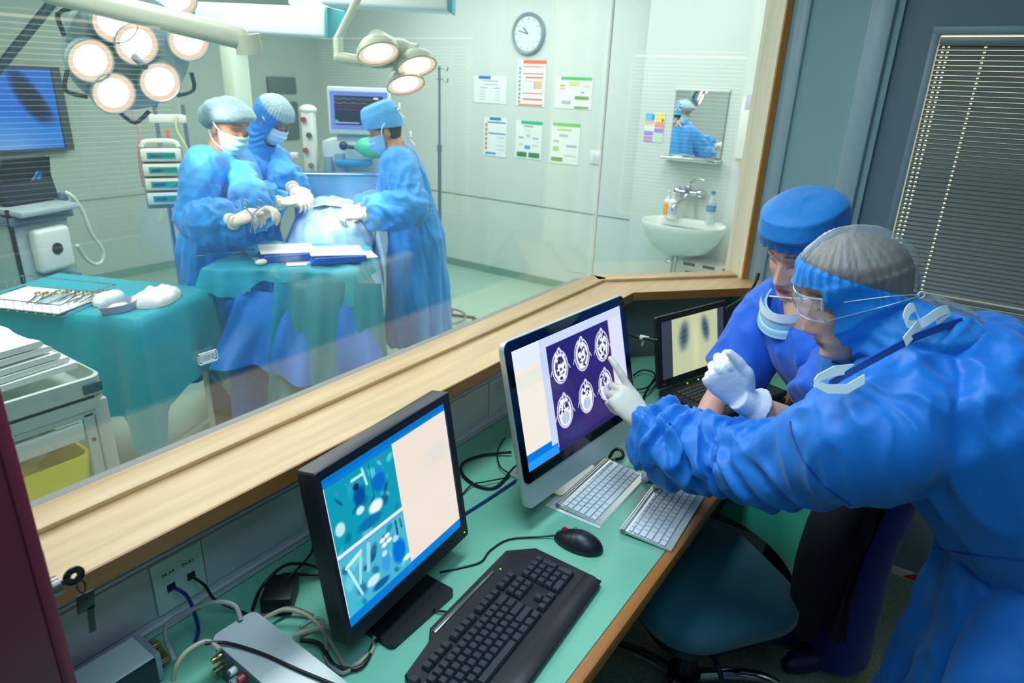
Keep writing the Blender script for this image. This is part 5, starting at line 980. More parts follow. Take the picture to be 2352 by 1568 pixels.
# ------------------------------------------------------------------ people
def hermite(tab):
    z = np.array([a for a, _ in tab]); v = np.array([b for _, b in tab])
    return lambda q: float(np.interp(q, z, v))
XF = hermite([(-.122, .040), (-.115, .066), (-.105, .078), (-.092, .078), (-.08, .080), (-.068, .084), (-.05, .083), (-.03, .083), (-.01, .083), (.01, .083), (.03, .090), (.045, .092), (.06, .089), (.08, .080), (.10, .061), (.115, .038), (.125, .006)])
XB = hermite([(-.122, -.01), (-.11, -.035), (-.09, -.050), (-.07, -.062), (-.05, -.073), (-.02, -.088), (.01, -.097), (.04, -.099), (.07, -.091), (.09, -.077), (.105, -.056), (.118, -.03), (.125, -.006)])
HW = hermite([(-.122, .018), (-.115, .031), (-.105, .041), (-.09, .050), (-.07, .057), (-.05, .062), (-.03, .066), (-.01, .069), (.01, .072), (.03, .075), (.05, .076), (.07, .071), (.09, .058), (.105, .042), (.118, .021), (.125, .004)])
NOSE = hermite([(-.062, 0), (-.056, .008), (-.050, .020), (-.044, .027), (-.038, .0275), (-.028, .022), (-.012, .014), (.004, .007), (.018, .001), (.03, 0)])
def head_point(z, a, infl=0.0, face=True, k=1.0):
    xf, xb, w_ = XF(z), XB(z), HW(z); cx = (xf+xb)/2; A = (xf-xb)/2+infl; B = w_+infl
    e = 2/2.25; c, s = math.cos(a), math.sin(a)
    x = cx+A*math.copysign(abs(c)**e, c); y = B*math.copysign(abs(s)**e, s)
    if face and c > 0:
        g = lambda yy, zz, sy, sz: math.exp(-((abs(y)-yy)/sy)**2-((z-zz)/sz)**2)
        wn = float(np.interp(z, [-.055, -.042, -.01, .02], [.013, .0125, .008, .008]))
        x += NOSE(z)*math.exp(-(y/wn)**2)+.009*g(.015, -.047, .006, .007)
        x += -.014*g(.032, .009, .017, .013)+.0075*g(.032, .007, .0125, .0085)+.0055*g(.030, .031, .022, .008)-.004*g(0, .018, .009, .012)
        x += .005*g(.046, -.020, .018, .016)-.004*g(.045, -.058, .014, .018)
        x += .0058*math.exp(-(y/.021)**2-((z+.0685)/.0045)**2)+.0062*math.exp(-(y/.019)**2-((z+.0795)/.0050)**2)-.0035*math.exp(-(y/.024)**2-((z+.0738)/.0020)**2)
        x += -.003*math.exp(-(y/.02)**2-((z+.089)/.004)**2)+.0065*math.exp(-(y/.017)**2-((z+.104)/.009)**2)-.002*math.exp(-(y/.004)**2-((z+.061)/.005)**2)
        if infl: pass
    return Vector((x, y, z))
def head_mb(infl=0.0, face=True, n=72, rows=80, z0=-.122, z1=.1248):
    rings = []
    for i in range(rows+1):
        t = i/rows; z = z0+(z1-z0)*(1-(1-t)**1.35 if False else t)
        rings.append([head_point(z, 2*PI*j/n, infl, face) for j in range(n)])
    if infl:
        rings = [[Vector((p.x, p.y, p.z+(infl*(p.z/.125) if p.z > 0 else 0))) for p in r] for r in rings]
    return MB().loft(rings)
def head_matrix(c, fwd, roll=0):
    f = Vector(fwd).normalized(); l = Vector((0, 0, 1)).cross(f).normalized(); u = f.cross(l)
    M = Matrix((f, l, u)).transposed().to_4x4(); M = Matrix.Translation(c) @ M @ Matrix.Rotation(roll, 4, 'X'); return M
def ring(c, lat, dep, a, b, n=28, e=2.2):
    lat = Vector(lat).normalized(); dep = Vector(dep).normalized(); ee = 2/e
    return [Vector(c)+lat*(a*math.copysign(abs(math.cos(t))**ee, math.cos(t)))+dep*(b*math.copysign(abs(math.sin(t))**ee, math.sin(t))) for t in [2*PI*j/n for j in range(n)]]
def ik(s, w_, l1, l2, pole):
    s, w_ = Vector(s), Vector(w_); d = w_-s; L = min(d.length, (l1+l2)*.995); u = d.normalized(); a = (l1*l1-l2*l2+L*L)/(2*L); h = math.sqrt(max(l1*l1-a*a, 0))
    p = Vector(pole); p = (p-u*p.dot(u)).normalized(); return s+u*a+p*h
class Pose:
    """joints of one figure in room coordinates"""
    def __init__(s, pelvis, neck, fwd, head_c, head_fwd, wr_l, wr_r, sh=.175, pole_l=None, pole_r=None, roll=0, arm=(.29, .26), ank_l=None, ank_r=None, hipw=.09, twist=0, knee=None, el_l=None, el_r=None, sh_l=None, sh_r=None):
        f = Vector((fwd[0], fwd[1], 0)).normalized(); s.f = f; s.left = Vector((-f.y, f.x, 0)); s.pelvis = Vector(pelvis); s.neck = Vector(neck); s.spine = (s.neck-s.pelvis).normalized()
        s.dep = s.left.cross(s.spine).normalized()*1.0
        if s.dep.dot(f) < 0: s.dep = -s.dep
        fl = Matrix.Rotation(twist, 3, 'Z') @ s.left; s.tw = fl
        base = s.neck-s.spine*.05
        s.sl = Vector(sh_l) if sh_l else base+fl*sh; s.sr = Vector(sh_r) if sh_r else base-fl*sh
        s.wl, s.wr = Vector(wr_l), Vector(wr_r); pd = Vector((0, 0, -1))
        s.el = Vector(el_l) if el_l else ik(s.sl, s.wl, arm[0], arm[1], pole_l or (s.left*.8+pd-f*.3)); s.er = Vector(el_r) if el_r else ik(s.sr, s.wr, arm[0], arm[1], pole_r or (-s.left*.8+pd-f*.3))
        s.hl, s.hr = s.pelvis+s.left*hipw, s.pelvis-s.left*hipw
        s.al = Vector(ank_l) if ank_l else Vector((*(s.hl+s.left*.02).xy, .09)); s.ar = Vector(ank_r) if ank_r else Vector((*(s.hr-s.left*.02).xy, .09))
        s.kl = s.hl.lerp(s.al, .5)+f*.03; s.kr = s.hr.lerp(s.ar, .5)+f*.03
        s.H = head_matrix(head_c, head_fwd, roll)
def skin_attr(m): return m
skin_m = mat('skin', (214, 164, 140), .5, attr='col', sss=.12, spec=.35)
def srgb(c): return np.array(lin(c)[:3])
def make_body(ps, root, vox=.004, tone=(206, 152, 128), full_face=True, ak=1.0):
    mb = head_mb(); hm = MB(); hm.v, hm.f, hm.m = mb.v, mb.f, mb.m
    for sgn in (-1, 1): hm.ball((-.012, sgn*.073, -.012), (.017, .010, .030), 10, rot=Matrix.Rotation(sgn*.35, 3, 'Z')); hm.ball((-.004, sgn*.075, -.034), (.008, .007, .010), 8)
    hm.xf(ps.H); H = ps.H
    nk = [H @ Vector((-.018, 0, -.035)), H @ Vector((-.020, 0, -.085)), ps.neck+ps.spine*.015, ps.neck-ps.spine*.06]
    hm.tube(nk, [.056, .054, .056, .075], 20, 5)
    sp = lambda t: ps.pelvis.lerp(ps.neck, t)
    lat = lambda t: ps.left.lerp(ps.tw, t)
    hm.loft([ring(sp(t), lat(max(t, 0)), ps.dep, a, b) for t, a, b in ((-.16, .12, .085), (0, .15, .10), (.3, .128, .09), (.6, .145, .10), (.85, .155, .095), (.96, .09, .07), (1.0, .05, .05))])
    for s_, e_, w_ in ((ps.sl, ps.el, ps.wl), (ps.sr, ps.er, ps.wr)):
        d = (w_-e_).normalized(); hm.tube([s_-(e_-s_)*.12, s_, s_.lerp(e_, .5), e_, e_.lerp(w_, .35), w_, w_+d*.004], [q*ak for q in (.045, .052, .045, .038, .039, .024/ak, .021/ak)], 18, 6, dome=True)
    for h_, k_, a_ in ((ps.hl, ps.kl, ps.al), (ps.hr, ps.kr, ps.ar)): hm.tube([h_, h_.lerp(k_, .5), k_, k_.lerp(a_, .3), a_], [.085, .075, .055, .054, .036], 18, 5, dome=True); hm.tube([a_, a_-Vector((0, 0, .05))+ps.f*.03, a_-Vector((0, 0, .055))+ps.f*.14], [.036, .038, .028], 14, 4, dome=True)
    fb = fuse(hm, vox, 3, .5); I = H.inverted(); cols = np.empty((len(fb.v), 3)); base = srgb(tone); lip = srgb((178, 96, 96)); brow = srgb((92, 66, 52)); lash = srgb((52, 38, 36)); rosy = srgb((214, 140, 122)); lid = srgb((188, 132, 114))
    for i, p in enumerate(fb.v):
        q = I @ Vector(p); c = base
        if full_face and q.x > .045 and abs(q.z) < .125:
            ay = abs(q.y); g = math.exp(-((ay-.045)/.018)**2-((q.z+.028)/.018)**2); c = c*(1-.4*g)+rosy*.4*g
            g = math.exp(-((ay-.032)/.016)**2-((q.z-.012)/.009)**2); c = c*(1-.5*g)+lid*.5*g
            if ay < .025 and -.0865 < q.z < -.062: k = max(0, 1-(ay/.025)**2)*max(0, 1-((q.z+.0742)/.0125)**2); k = min(1, k*2.2); c = c*(1-k)+lip*k; k = math.exp(-((q.z+.0740)/.0014)**2)*.6*(ay < .022); c = c*(1-k)+lash*k
            zb = .036+.004*math.sin(min(1, max(0, (ay-.012)/.036))*PI)-.05*max(0, ay-.040); k = math.exp(-((q.z-zb)/.0042)**2)*(1/(1+math.exp(-(ay-.014)*900)))*(1/(1+math.exp((ay-.052)*700))); c = c*(1-.85*k)+brow*.85*k
            zl = .0035-.003*((ay-.032)/.014)**2; k = math.exp(-((q.z-zl)/.0022)**2)*(abs(ay-.032) < .0165); c = c*(1-.9*k)+lash*.9*k
            k = math.exp(-((ay-.011)/.004)**2-((q.z+.0535)/.003)**2); c = c*(1-.6*k)+lash*.6*k
        cols[i] = c
    return build('body', fb, skin_m, root, smooth=180, cols=cols)
# hands: right hand in its own frame, x towards the fingers, y towards the thumb side, z out of the back of the hand
def hand_mb(curl, thumb, side='R', spread=.06, wrist=.05, s=1.0, vox=.0026, cuff=None, it=2):
    mb = MB(); W0 = [(-.035, .027, .021), (0, .028, .020), (.03, .036, .0175), (.06, .041, .0165), (.085, .040, .0135), (.096, .036, .009)]
    mb.loft([[Vector((x, a*math.copysign(abs(math.cos(t))**.8, math.cos(t)), b*math.copysign(abs(math.sin(t))**.8, math.sin(t))-.003)) for t in [2*PI*j/24 for j in range(24)]] for x, a, b in W0])
    base = ((.088, .029), (.093, .0095), (.089, -.0105), (.081, -.0285)); lens = ((.041, .025, .022), (.045, .028, .023), (.041, .026, .022), (.033, .020, .019)); rr = (.0098, .0100, .0095, .0083)
    for k in range(4):
        x, y = base[k]; p = Vector((x-.012, y*.95, -.003)); a = 0; yaw = spread*(1.5-k)*.8; pts = [p, Vector((x, y, -.002))]; rad = [rr[k]*1.12, rr[k]*1.15]
        for j in range(3):
            a += math.radians(curl[k][j]); q = pts[-1]+Vector((math.cos(a)*math.cos(yaw), math.sin(yaw)*math.cos(a), -math.sin(a)))*lens[k][j]
            m_ = pts[-1].lerp(q, .5); pts += [m_, q]; rad += [rr[k]*(1.0-.07*j), rr[k]*(1.05-.10*j)]
        rad[-1] = rr[k]*.74; mb.tube(pts, rad, 12, 4, dome=True)
    tp = [Vector((.012, .016, -.006))]; d = Vector(thumb[0]).normalized(); tp.append(tp[0]+d*.048); d = Vector(thumb[1]).normalized(); tp.append(tp[-1]+d*.034); d = Vector(thumb[2] if len(thumb) > 2 else thumb[1]).normalized(); tp.append(tp[-1]+d*.026)
    mb.tube([tp[0], tp[0].lerp(tp[1], .5), tp[1], tp[1].lerp(tp[2], .5), tp[2], tp[3]], [.016, .0155, .0130, .0112, .0116, .0085], 14, 4, dome=True)
    mb.ball((.030, .022, -.010), (.026, .014, .013), 10)
    if side == 'L': mb.v = [(x, -y, z) for x, y, z in mb.v]; mb.f = [f[::-1] for f in mb.f]
    if s != 1: mb.v = [(x*s, y*s, z*s) for x, y, z in mb.v]
    return mb
def hand_frame(w_, d, dorsal):
    x = Vector(d).normalized(); z = Vector(dorsal); z = (z-x*z.dot(x)).normalized(); y = z.cross(x); return Matrix.Translation(w_) @ Matrix((x, y, z)).transposed().to_4x4()
RELAX = ((25, 30, 15), (30, 35, 18), (35, 38, 20), (38, 40, 20)); GRIP = ((55, 60, 35), (62, 66, 38), (66, 70, 40), (70, 72, 40)); FIST = ((80, 92, 60), (84, 95, 62), (86, 96, 62), (88, 96, 62)); POINT = ((4, 8, 6), (62, 80, 45), (72, 88, 50), (76, 90, 50))
glove_m = mat('glove_latex', (232, 222, 202), .45, spec=.4, sss=.1); glove_w = mat('glove_white', (226, 226, 236), .5, spec=.4, bump=.12, bscale=90)
def glove(ps_w, e_, M, curl, thumb, side, root, m, cuff=.07, vox=.003, s=1.0, r=(.031, .036), name='glove'):
    mb = hand_mb(curl, thumb, side, s=s).xf(M); d = (ps_w-e_).normalized()
    mb.tube([ps_w+d*.025, ps_w-d*.01, ps_w-d*cuff*.5, ps_w-d*cuff], [r[0]*.8, r[0]*.95, r[0]*1.05, r[1]], 22, 4)
    return build(name, fuse(mb, vox, 2, .5), m, root, smooth=180)
# --- clothing
def sleeve(mb, pts, rad, seg, folds, amp, seed, n=40):
    P = catmull(pts, seg); N = len(P); u = None; rings = []; L = 0; t0 = (P[1]-P[0]).normalized(); u, _, _ = frame(t0)
    for i in range(N):
        t = (P[min(i+1, N-1)]-P[max(i-1, 0)]).normalized(); u = (u-t*u.dot(t)).normalized(); v = t.cross(u); k = i/(N-1); r = float(np.interp(k, np.linspace(0, 1, len(rad)), rad)); rg_ = []
        am = float(np.interp(k, np.linspace(0, 1, len(amp)), amp)) if isinstance(amp, (list, tuple)) else amp
        for j in range(n):
            a = 2*PI*j/n
            q = Vector((k*folds+.55*math.sin(a+seed), math.cos(a)*.75, math.sin(a)*.75+seed*3.7)); nz = mnoise.noise(q); rd = 1-2*abs(mnoise.noise(q*1.15+Vector((5, 1, seed))))
            rg_.append(P[i]+(u*math.cos(a)+v*math.sin(a))*(r*(1+am*(.7*nz+.8*rd))))
        rings.append(rg_)
    return mb.loft(rings)
gown_or = mat('gown_theatre', (34, 148, 224), .6, sheen=.25, bump=.12, bscale=40); gown_fg = mat('gown_blue', (0, 114, 204), .5, sheen=.15, bump=.06, bscale=60)
cuff_m = mat('knit_cuff', (226, 230, 214), .8); mask_m = mat('mask_blue', (164, 212, 232), .7); mask_w = mat('mask_white', (226, 236, 240), .7); tie_m = mat('tie_white', (232, 238, 238), .7)
hood_m = mat('hood_blue', (8, 126, 206), .6, sheen=.2, bump=.2, bscale=50); cap_m = mat('cap_blue_cloth', (0, 116, 190), .6, sheen=.2, bump=.2, bscale=40); net_m = mat('bouffant_pale', (150, 180, 184), .7, bump=.5, bscale=70, sheen=.3)
navy = mat('trousers_navy', (12, 38, 140), .7, bump=.15, bscale=30, sheen=.2); shoe_m = mat('shoe_navy', (14, 26, 76), .5); hair_d = mat('hair_dark', (52, 40, 34), .6, bump=.6, bscale=120)
def gown(ps, root, m, zhem=.28, vox=.008, fold=.03, seed=1, arm_r=(.10, .082, .078, .070, .066, .045), amp=(.05, .10, .16, .20, .22, .08), name='gown', short=None, hem_w=(.27, .21), long=True, chest=(.185, .135), waist=(.19, .15), disp=None, paths=None, famp=.010, smooth_it=8, r_sh=None, upper=(.17, .11)):
    mb = MB(); sp = lambda t: ps.pelvis.lerp(ps.neck, t); rows = []
    if long:
        for k in range(7, 0, -1):
            t = k/7; c = ps.pelvis-Vector((0, 0, (ps.pelvis.z-zhem)*t)); a, b = np.array((.20, .16))*(1-t)+np.array(hem_w)*t; rg_ = ring(c, ps.left, ps.f, a, b, 64)
            rows.append([c+(p-c)*(1+(.10*t+.02)*math.sin(j*2*PI/64*7+seed+2*math.sin(j*.2+seed))) for j, p in enumerate(rg_)])
    for t, a, b in (((-.06, .195, .155),) if not long else ())+((0, .20, .16), (.22, *waist), (.5, (waist[0]+chest[0])/2, (waist[1]+chest[1])/2), (.75, *chest), (.90, *upper), (.985, .095, .078), (1.02, .072, .066)):
        c = sp(t); rg_ = ring(c, ps.left.lerp(ps.tw, max(0, t)), ps.dep, a, b, 64); rows.append([c+(p-c)*(1+.035*(1-t)*math.sin(j*2*PI/64*6+seed*2+t*3)+.05*mnoise.noise(Vector((p.x*7, p.y*7, p.z*3+seed)))) for j, p in enumerate(rg_)])
    mb.loft(rows)
    for i, (s_, e_, w_) in enumerate(((ps.sl, ps.el, ps.wl), (ps.sr, ps.er, ps.wr))):
        inn = ps.neck-ps.spine*.10
        if short: sleeve(mb, [s_.lerp(inn, .35), s_, s_.lerp(e_, .5), s_.lerp(e_, short)], (.085, .088, .082, .086), 8, 3, .06, seed+i*3)
        elif paths and paths[i]: sleeve(mb, *paths[i], 8, 7, amp, seed+i*3)
        else: sleeve(mb, [s_.lerp(inn, .35), s_, s_.lerp(e_, .55), e_, e_.lerp(w_, .45), e_.lerp(w_, .86), e_.lerp(w_, .93)], arm_r, 8, 7, amp, seed+i*3)
    fb = fuse(mb, vox, smooth_it, .5)
    if famp: displace(fb, fold_field(ps, famp, seed))
    if disp: displace(fb, disp)
    return build(name, fb, m, root, smooth=180)
def ridge(v): return 1-2*abs(mnoise.noise(v))
def fold_field(ps, amp, seed):
    bones = [(ps.pelvis-UPV*.5, ps.neck, 0, .16), (ps.sl, ps.el, 1, .08), (ps.el, ps.wl, 2, .07), (ps.sr, ps.er, 1, .08), (ps.er, ps.wr, 2, .07)]; fr_ = [frame(b-a) for a, b, _, _ in bones]
    def fn(p):
        tot = 0; ws = 1e-9
        for k, (a, b, kind, r) in enumerate(bones):
            d = b-a; L = d.length; t = max(-.1, min(1.1, (p-a).dot(d)/(L*L))); q = p-(a+d*t); dist = q.length/r; w_ = math.exp(-3.2*dist*dist) if kind else math.exp(-1.6*dist*dist)*1.2
            if w_ < 1e-3: continue
            u, v, _ = fr_[k]; x, y = q.dot(u)/r, q.dot(v)/r; T = t*L
            if kind == 0: f_ = 1.0*ridge(Vector((x*1.9+T*1.5, y*1.9, T*1.1+seed)))+.6*ridge(Vector((x*3.6, y*3.6+T*2.5, T*2.2+seed*2)))
            elif kind == 1: f_ = 1.0*ridge(Vector((T*8+x*1.1, x*.7, y*.7+seed)))+.4*ridge(Vector((T*16-y*1.2, x*.9, y*.9+seed*3)))
            else: f_ = 1.5*ridge(Vector((T*11+x*1.2, x*.8, y*.8+seed)))+.7*ridge(Vector((T*20-y*1.4, x, y+seed*3)))
            tot += w_*f_; ws += w_
        return amp*tot/ws if ws > 1e-3 else 0
    return fn
UPV = Vector((0, 0, 1))
def surface_line(o, pix, r, m, parent, name='seam'):
    """piping laid on the cloth along a line of photo points"""
    W_ = wm(o); I = W_.inverted(); pts = []
    for x, y in pix:
        a = I @ EYE; d = (I.to_3x3() @ ray(x, y)).normalized(); hit, loc_, nor, _ = o.ray_cast(a, d)
        if hit: pts.append(W_ @ loc_)
    if len(pts) > 2: return build(name, MB().tube(pts, r, 6, 1), m, parent)
def pixline(*P): return [(p.x, p.y) for p in catmull([Vector((x, y, 0)) for x, y in P], 12)]
def cuffs(ps, root, which='lr'):
    for k, (e_, w_) in (('l', (ps.el, ps.wl)), ('r', (ps.er, ps.wr))):
        if k in which: d = (w_-e_).normalized(); build('cuff', MB().tube([e_.lerp(w_, .84), e_.lerp(w_, .95), w_+d*.012], [.043, .039, .036], 20, 3), cuff_m, root)
def trousers(ps, root, m=None, r=(.115, .095, .085, .090), amp=.06, zb=.06, vox=.008, disp=None):
    mb = MB(); mb.loft([ring(ps.pelvis+Vector((0, 0, z)), ps.left, ps.f, a, b) for z, a, b in ((-.10, .15, .11), (0, .17, .125), (.10, .155, .115), (.14, .15, .11))])
    for i, (h_, k_, a_) in enumerate(((ps.hl, ps.kl, ps.al), (ps.hr, ps.kr, ps.ar))): sleeve(mb, [h_, h_.lerp(k_, .55), k_, k_.lerp(a_, .5), Vector((a_.x, a_.y, zb))], r, 8, 4, amp, i*2+1)
    fb = fuse(mb, vox, 3); 
    if disp: displace(fb, disp)
    build('trousers', fb, m or navy, root, smooth=180)
def shoes(ps, root, m=None):
    for a_ in (ps.al, ps.ar):
        mb = MB().tube([Vector((a_.x, a_.y, .10)), Vector((a_.x, a_.y, .055))-ps.f*.02], [.044, .050], 18, 1, dome=True).tube([Vector((a_.x, a_.y, .045))-ps.f*.045, Vector((a_.x, a_.y, .05))+ps.f*.05, Vector((a_.x, a_.y, .038))+ps.f*.15, Vector((a_.x, a_.y, .034))+ps.f*.185], [.042, .047, .040, .028], 18, 4, dome=True)
        fb = fuse(mb, .006, 3); fb.v = [(x, y, max(z, .0)) for x, y, z in fb.v]; build('shoe', fb, m or shoe_m, root, smooth=60)
def face_mask(H, root, m=None, z0=-.118, z1=-.012, ties=True, tie_to=((-.10, .05), (-.09, -.06)), off_=.008):
    def fn(u, v):
        a = (u-.5)*math.radians(168); z = z0+(z1-z0)*v; p = head_point(max(min(z, -.01), -.108), a, .0, False); c = max(0, math.cos(a))
        o = off_+.018*c**3*math.exp(-((z+.045)/.035)**2)+.004*math.sin(v*PI*7)*c+.010*c*(1-v)**2
        q = Vector((p.x+o*max(.3, c)+.004, p.y*1.03+.006*math.copysign(1, p.y) if abs(p.y) > 1e-6 else 0, z)); 
        if v < .25: q.x -= .02*(1-v/.25)*c; q.y *= 1-.12*(1-v/.25)
        if v > .85: q.x += .006*math.exp(-(q.y/.014)**2)
        return q
    mb = MB().grid(fn, 36, 20); nn = normals(mb); o = list(mb.v); f0 = list(mb.f); mb.add([tuple(Vector(p)-Vector(q.tolist())*.0015) for p, q in zip(o, nn)], [f[::-1] for f in f0])
    k = build('face_mask', mb.xf(H), m or mask_m, root, smooth=180)
    if ties:
        for sgn in (-1, 1):
            for (zz, (bx, bz)) in ((z1-.004, tie_to[0]), (z0+.02, tie_to[1])):
                a = math.radians(80)*sgn; p = fn(.5+sgn*.47, 1 if zz > -.05 else .12); build('mask_tie', MB().tube([H @ p, H @ Vector((-.01, sgn*(HW(max(min((zz+bz)/2, .1), -.1))+.016), (zz+bz)/2)), H @ Vector((bx+.0, sgn*.03, bz))], .0035, 6, 6), tie_m, k)
    return k
def cap_shell(H, root, name, m, infl, hem, lump=.0, seed=0, flat=None, n=72, rows=44, bulge=0):
    """closed cap over the skull down to a tilted hem: hem(x) gives its height in the head's frame"""
    rings = []; z1 = .1248
    def top(z): return z
    for i in range(rows+1):
        t = i/rows; rg_ = []
        for j in range(n):
            a = 2*PI*j/n; p0 = head_point(0.03, a, infl, False); zh = hem(p0.x, p0.y); z = zh+(z1-zh)*t; p = head_point(min(z, .1248), a, infl*(1 if t > .0 else .6), False); z_ = z+infl*max(0, z/.125)
            b = bulge*math.sin(PI*min(1, t*1.2))**.7; d = Vector((p.x, p.y, 0)); L = d.length+1e-9; d /= L
            w_ = lump*mnoise.noise(Vector((p.x*22, p.y*22, z*22+seed)))+lump*.7*math.sin(j*2*PI/n*24)*max(0, 1-t*4)
            if flat: rk = float(np.interp(t, [0, .25, .62, .80, .9, 1], flat)); p = Vector((d.x*L if False else p0.x*rk-.01*(1-rk), p0.y*rk, 0)); z_ = float(np.interp(t, [0, .25, .62, .80, .9, 1], [zh, zh+.03, .095, .135, .148, .152]))
            rg_.append(Vector((p.x+d.x*(b+w_), p.y+d.y*(b+w_), z_+w_*.3)))
        rings.append(rg_)
    return build(name, MB().loft(rings).xf(H), m, root, smooth=180)
def hood(ps, root, m, opening, infl=.013, drop=.13, vox=.005, cut=None, net=None, seed=1, fold=.004):
    H = ps.H; mb = head_mb(infl, False); mb.xf(H); N = ps.neck
    mb.tube([H @ Vector((-.018, 0, -.02)), H @ Vector((-.022, 0, -.09)), N+ps.spine*.01, N-ps.spine*.05, N-ps.spine*(drop)], [.082, .084, .088, .115, .14], 32, 6)
    fb = fuse(mb, vox, 5, .6); I = H.inverted()
    def dd(p):
        q = I @ p; a = math.atan2(q.y, q.x)
        w_ = 1-2*abs(mnoise.noise(Vector((q.x*9, q.y*9, q.z*16+seed)))); g_ = 0
        if cut: dz = q.z-(cut[0]+cut[1]*q.x); g_ = .0060*(.5+abs(mnoise.noise(Vector((a*3, seed, 0)))))*math.sin(a*34+4*mnoise.noise(Vector((a*4, 0, seed))))*math.exp(-abs(dz)/(.030 if dz < 0 else .045))-.0025*math.exp(-(dz/.004)**2)
        return fold*w_*(1 if q.z < .06 else .5)+fold*.8*math.sin(q.z*150+6*math.sin(a*3+seed))*math.exp(-((q.z+.11)/.05)**2)+g_
    displace(fb, dd)
    if cut:
        n_ = Vector((-cut[1], 0, 1)).normalized(); bm = bmesh.new(); vv = [bm.verts.new(p) for p in fb.v]; [bm.faces.new([vv[i] for i in f]) for f in fb.f]
        bmesh.ops.bisect_plane(bm, geom=bm.verts[:]+bm.edges[:]+bm.faces[:], plane_co=H @ Vector((0, 0, cut[0])), plane_no=H.to_3x3() @ n_); bm.verts.index_update()
        fb.v = [tuple(v.co) for v in bm.verts]; fb.f = [tuple(v.index for v in f.verts) for f in bm.faces]; bm.free()
    top_cut = (lambda c: c.z > cut[0]+cut[1]*c.x) if cut else None
    L = [I @ Vector(p) for p in fb.v]
    keep, nets = [], []
    for f in fb.f:
        c = sum((L[i] for i in f), Vector())/len(f)
        if opening(c): continue
        (nets if top_cut and top_cut(c) else keep).append(f)
    cnt = {}
    for f in keep+nets:
        for a, b in zip(f, f[1:]+f[:1]): e = (min(a, b), max(a, b)); cnt[e] = cnt.get(e, 0)+1
    nb = {}
    for (a, b), c in cnt.items():
        if c == 1: nb.setdefault(a, []).append(b); nb.setdefault(b, []).append(a)
    P_ = {i: Vector(fb.v[i]) for i in nb}
    for _ in range(10): P_ = {i: P_[i]*.4+sum((P_[j] for j in nb[i]), Vector())/len(nb[i])*.6 for i in P_}
    for i, p in P_.items(): fb.v[i] = tuple(p)
    def sub(fs):
        idx = sorted({i for f in fs for i in f}); mp = {o: k for k, o in enumerate(idx)}; q = MB(); q.add([fb.v[i] for i in idx], [tuple(mp[i] for i in f) for f in fs]); return q
    h = build('hood', sub(keep), m, root, smooth=180)
    if nets: build('hood_net', sub(nets), net, root, smooth=180)
    return h
# ------------------------------------------------------------------ the three surgeons in the theatre
UP = Vector((0, 0, 1)); TOCAM = Vector((-.83, -.56, 0)); IR = Vector((.57, -.82, 0))      # towards the window, along the window to the far end
def person(name_label, loc): return thing('person', name_label, 'person', loc)
def legs_under(ps, root): trousers(ps, root, blue_pants, (.10, .085, .075, .075), vox=.012); shoes(ps, root)
blue_pants = mat('trousers_blue', (24, 74, 150), .7)
THUMB = ((.55, .62, -.3), (.85, .35, -.35), (.95, .1, -.3)); THUMB_IN = ((.5, .55, -.55), (.8, .05, -.6), (.9, -.2, -.4))
ARM = (.070, .080, .078, .074, .078, .070, .044); AMP = (.04, .08, .16, .22, .26, .22, .08)
# nurse with the pale bouffant cap
f = (IR*.92+TOCAM*.16).normalized(); nk = at(503, 352, 3.31)
ps = Pose((nk.x-f.x*.07, nk.y-f.y*.07, .90), nk, f, at(526, 288, 3.25), (f.x+TOCAM.x*.3, f.y+TOCAM.y*.3, -.42), at(592, 497, 3.08), at(533, 509, 3.00), sh=.135, pole_r=-IR*.6-UP+TOCAM*.3, pole_l=IR*.2-UP)
L_ps = ps; r = person('person in blue gown and pale bouffant cap holding scissors over the instrument stand', (ps.pelvis.x, ps.pelvis.y, 0))
make_body(ps, r, .006, (206, 150, 116)); gown(ps, r, gown_or, seed=1, vox=.008, arm_r=ARM, amp=AMP, chest=(.165, .125), waist=(.175, .14), upper=(.145, .10), famp=.013); cuffs(ps, r); legs_under(ps, r); face_mask(ps.H, r, mat('mask_mint', (168, 222, 226), .7))
cap_shell(ps.H, r, 'bouffant_cap', net_m, .012, lambda x, y: .052+(x-.09)*.42, .006, 1, bulge=.022)
build('hair_bun_cover', fuse(MB().ball(ps.H @ Vector((-.135, 0, -.015)), (.05, .05, .06), 14).ball(ps.H @ Vector((-.11, 0, .03)), (.05, .06, .05), 14), .006, 3), net_m, r, smooth=180)
for w_, e_, tgt, sd, nm in ((ps.wr, ps.er, at(585, 487, 2.99), 'R', 'glove'), (ps.wl, ps.el, at(625, 478, 3.04), 'L', 'glove')):
    glove(w_, e_, hand_frame(w_, tgt-w_, UP*.8+TOCAM*.5 if sd == 'R' else UP*.7-TOCAM*.3), ((42, 40, 22), (50, 48, 25), (55, 50, 28), (60, 55, 30)), THUMB, sd, r, glove_m, cuff=.06, vox=.004)
t = thing('surgical_scissors', 'open ringed scissors held up by the nurse in the bouffant cap', 'scissors', at(580, 480, 2.96))
for sx, dx in ((563, -6), (595, 6)): 
    c = at(sx, 468, 2.96); build('finger_ring', MB().tube([c+IR*.014*math.cos(k*PI/6)+UP*.017*math.sin(k*PI/6) for k in range(12)], .0032, 6, 1, closed=True), steel, t); build('blade', MB().tube([c-UP*.017, at(580, 498, 2.96), at(580+dx, 535, 2.96)], [.0035, .004, .002], 6), steel, t)
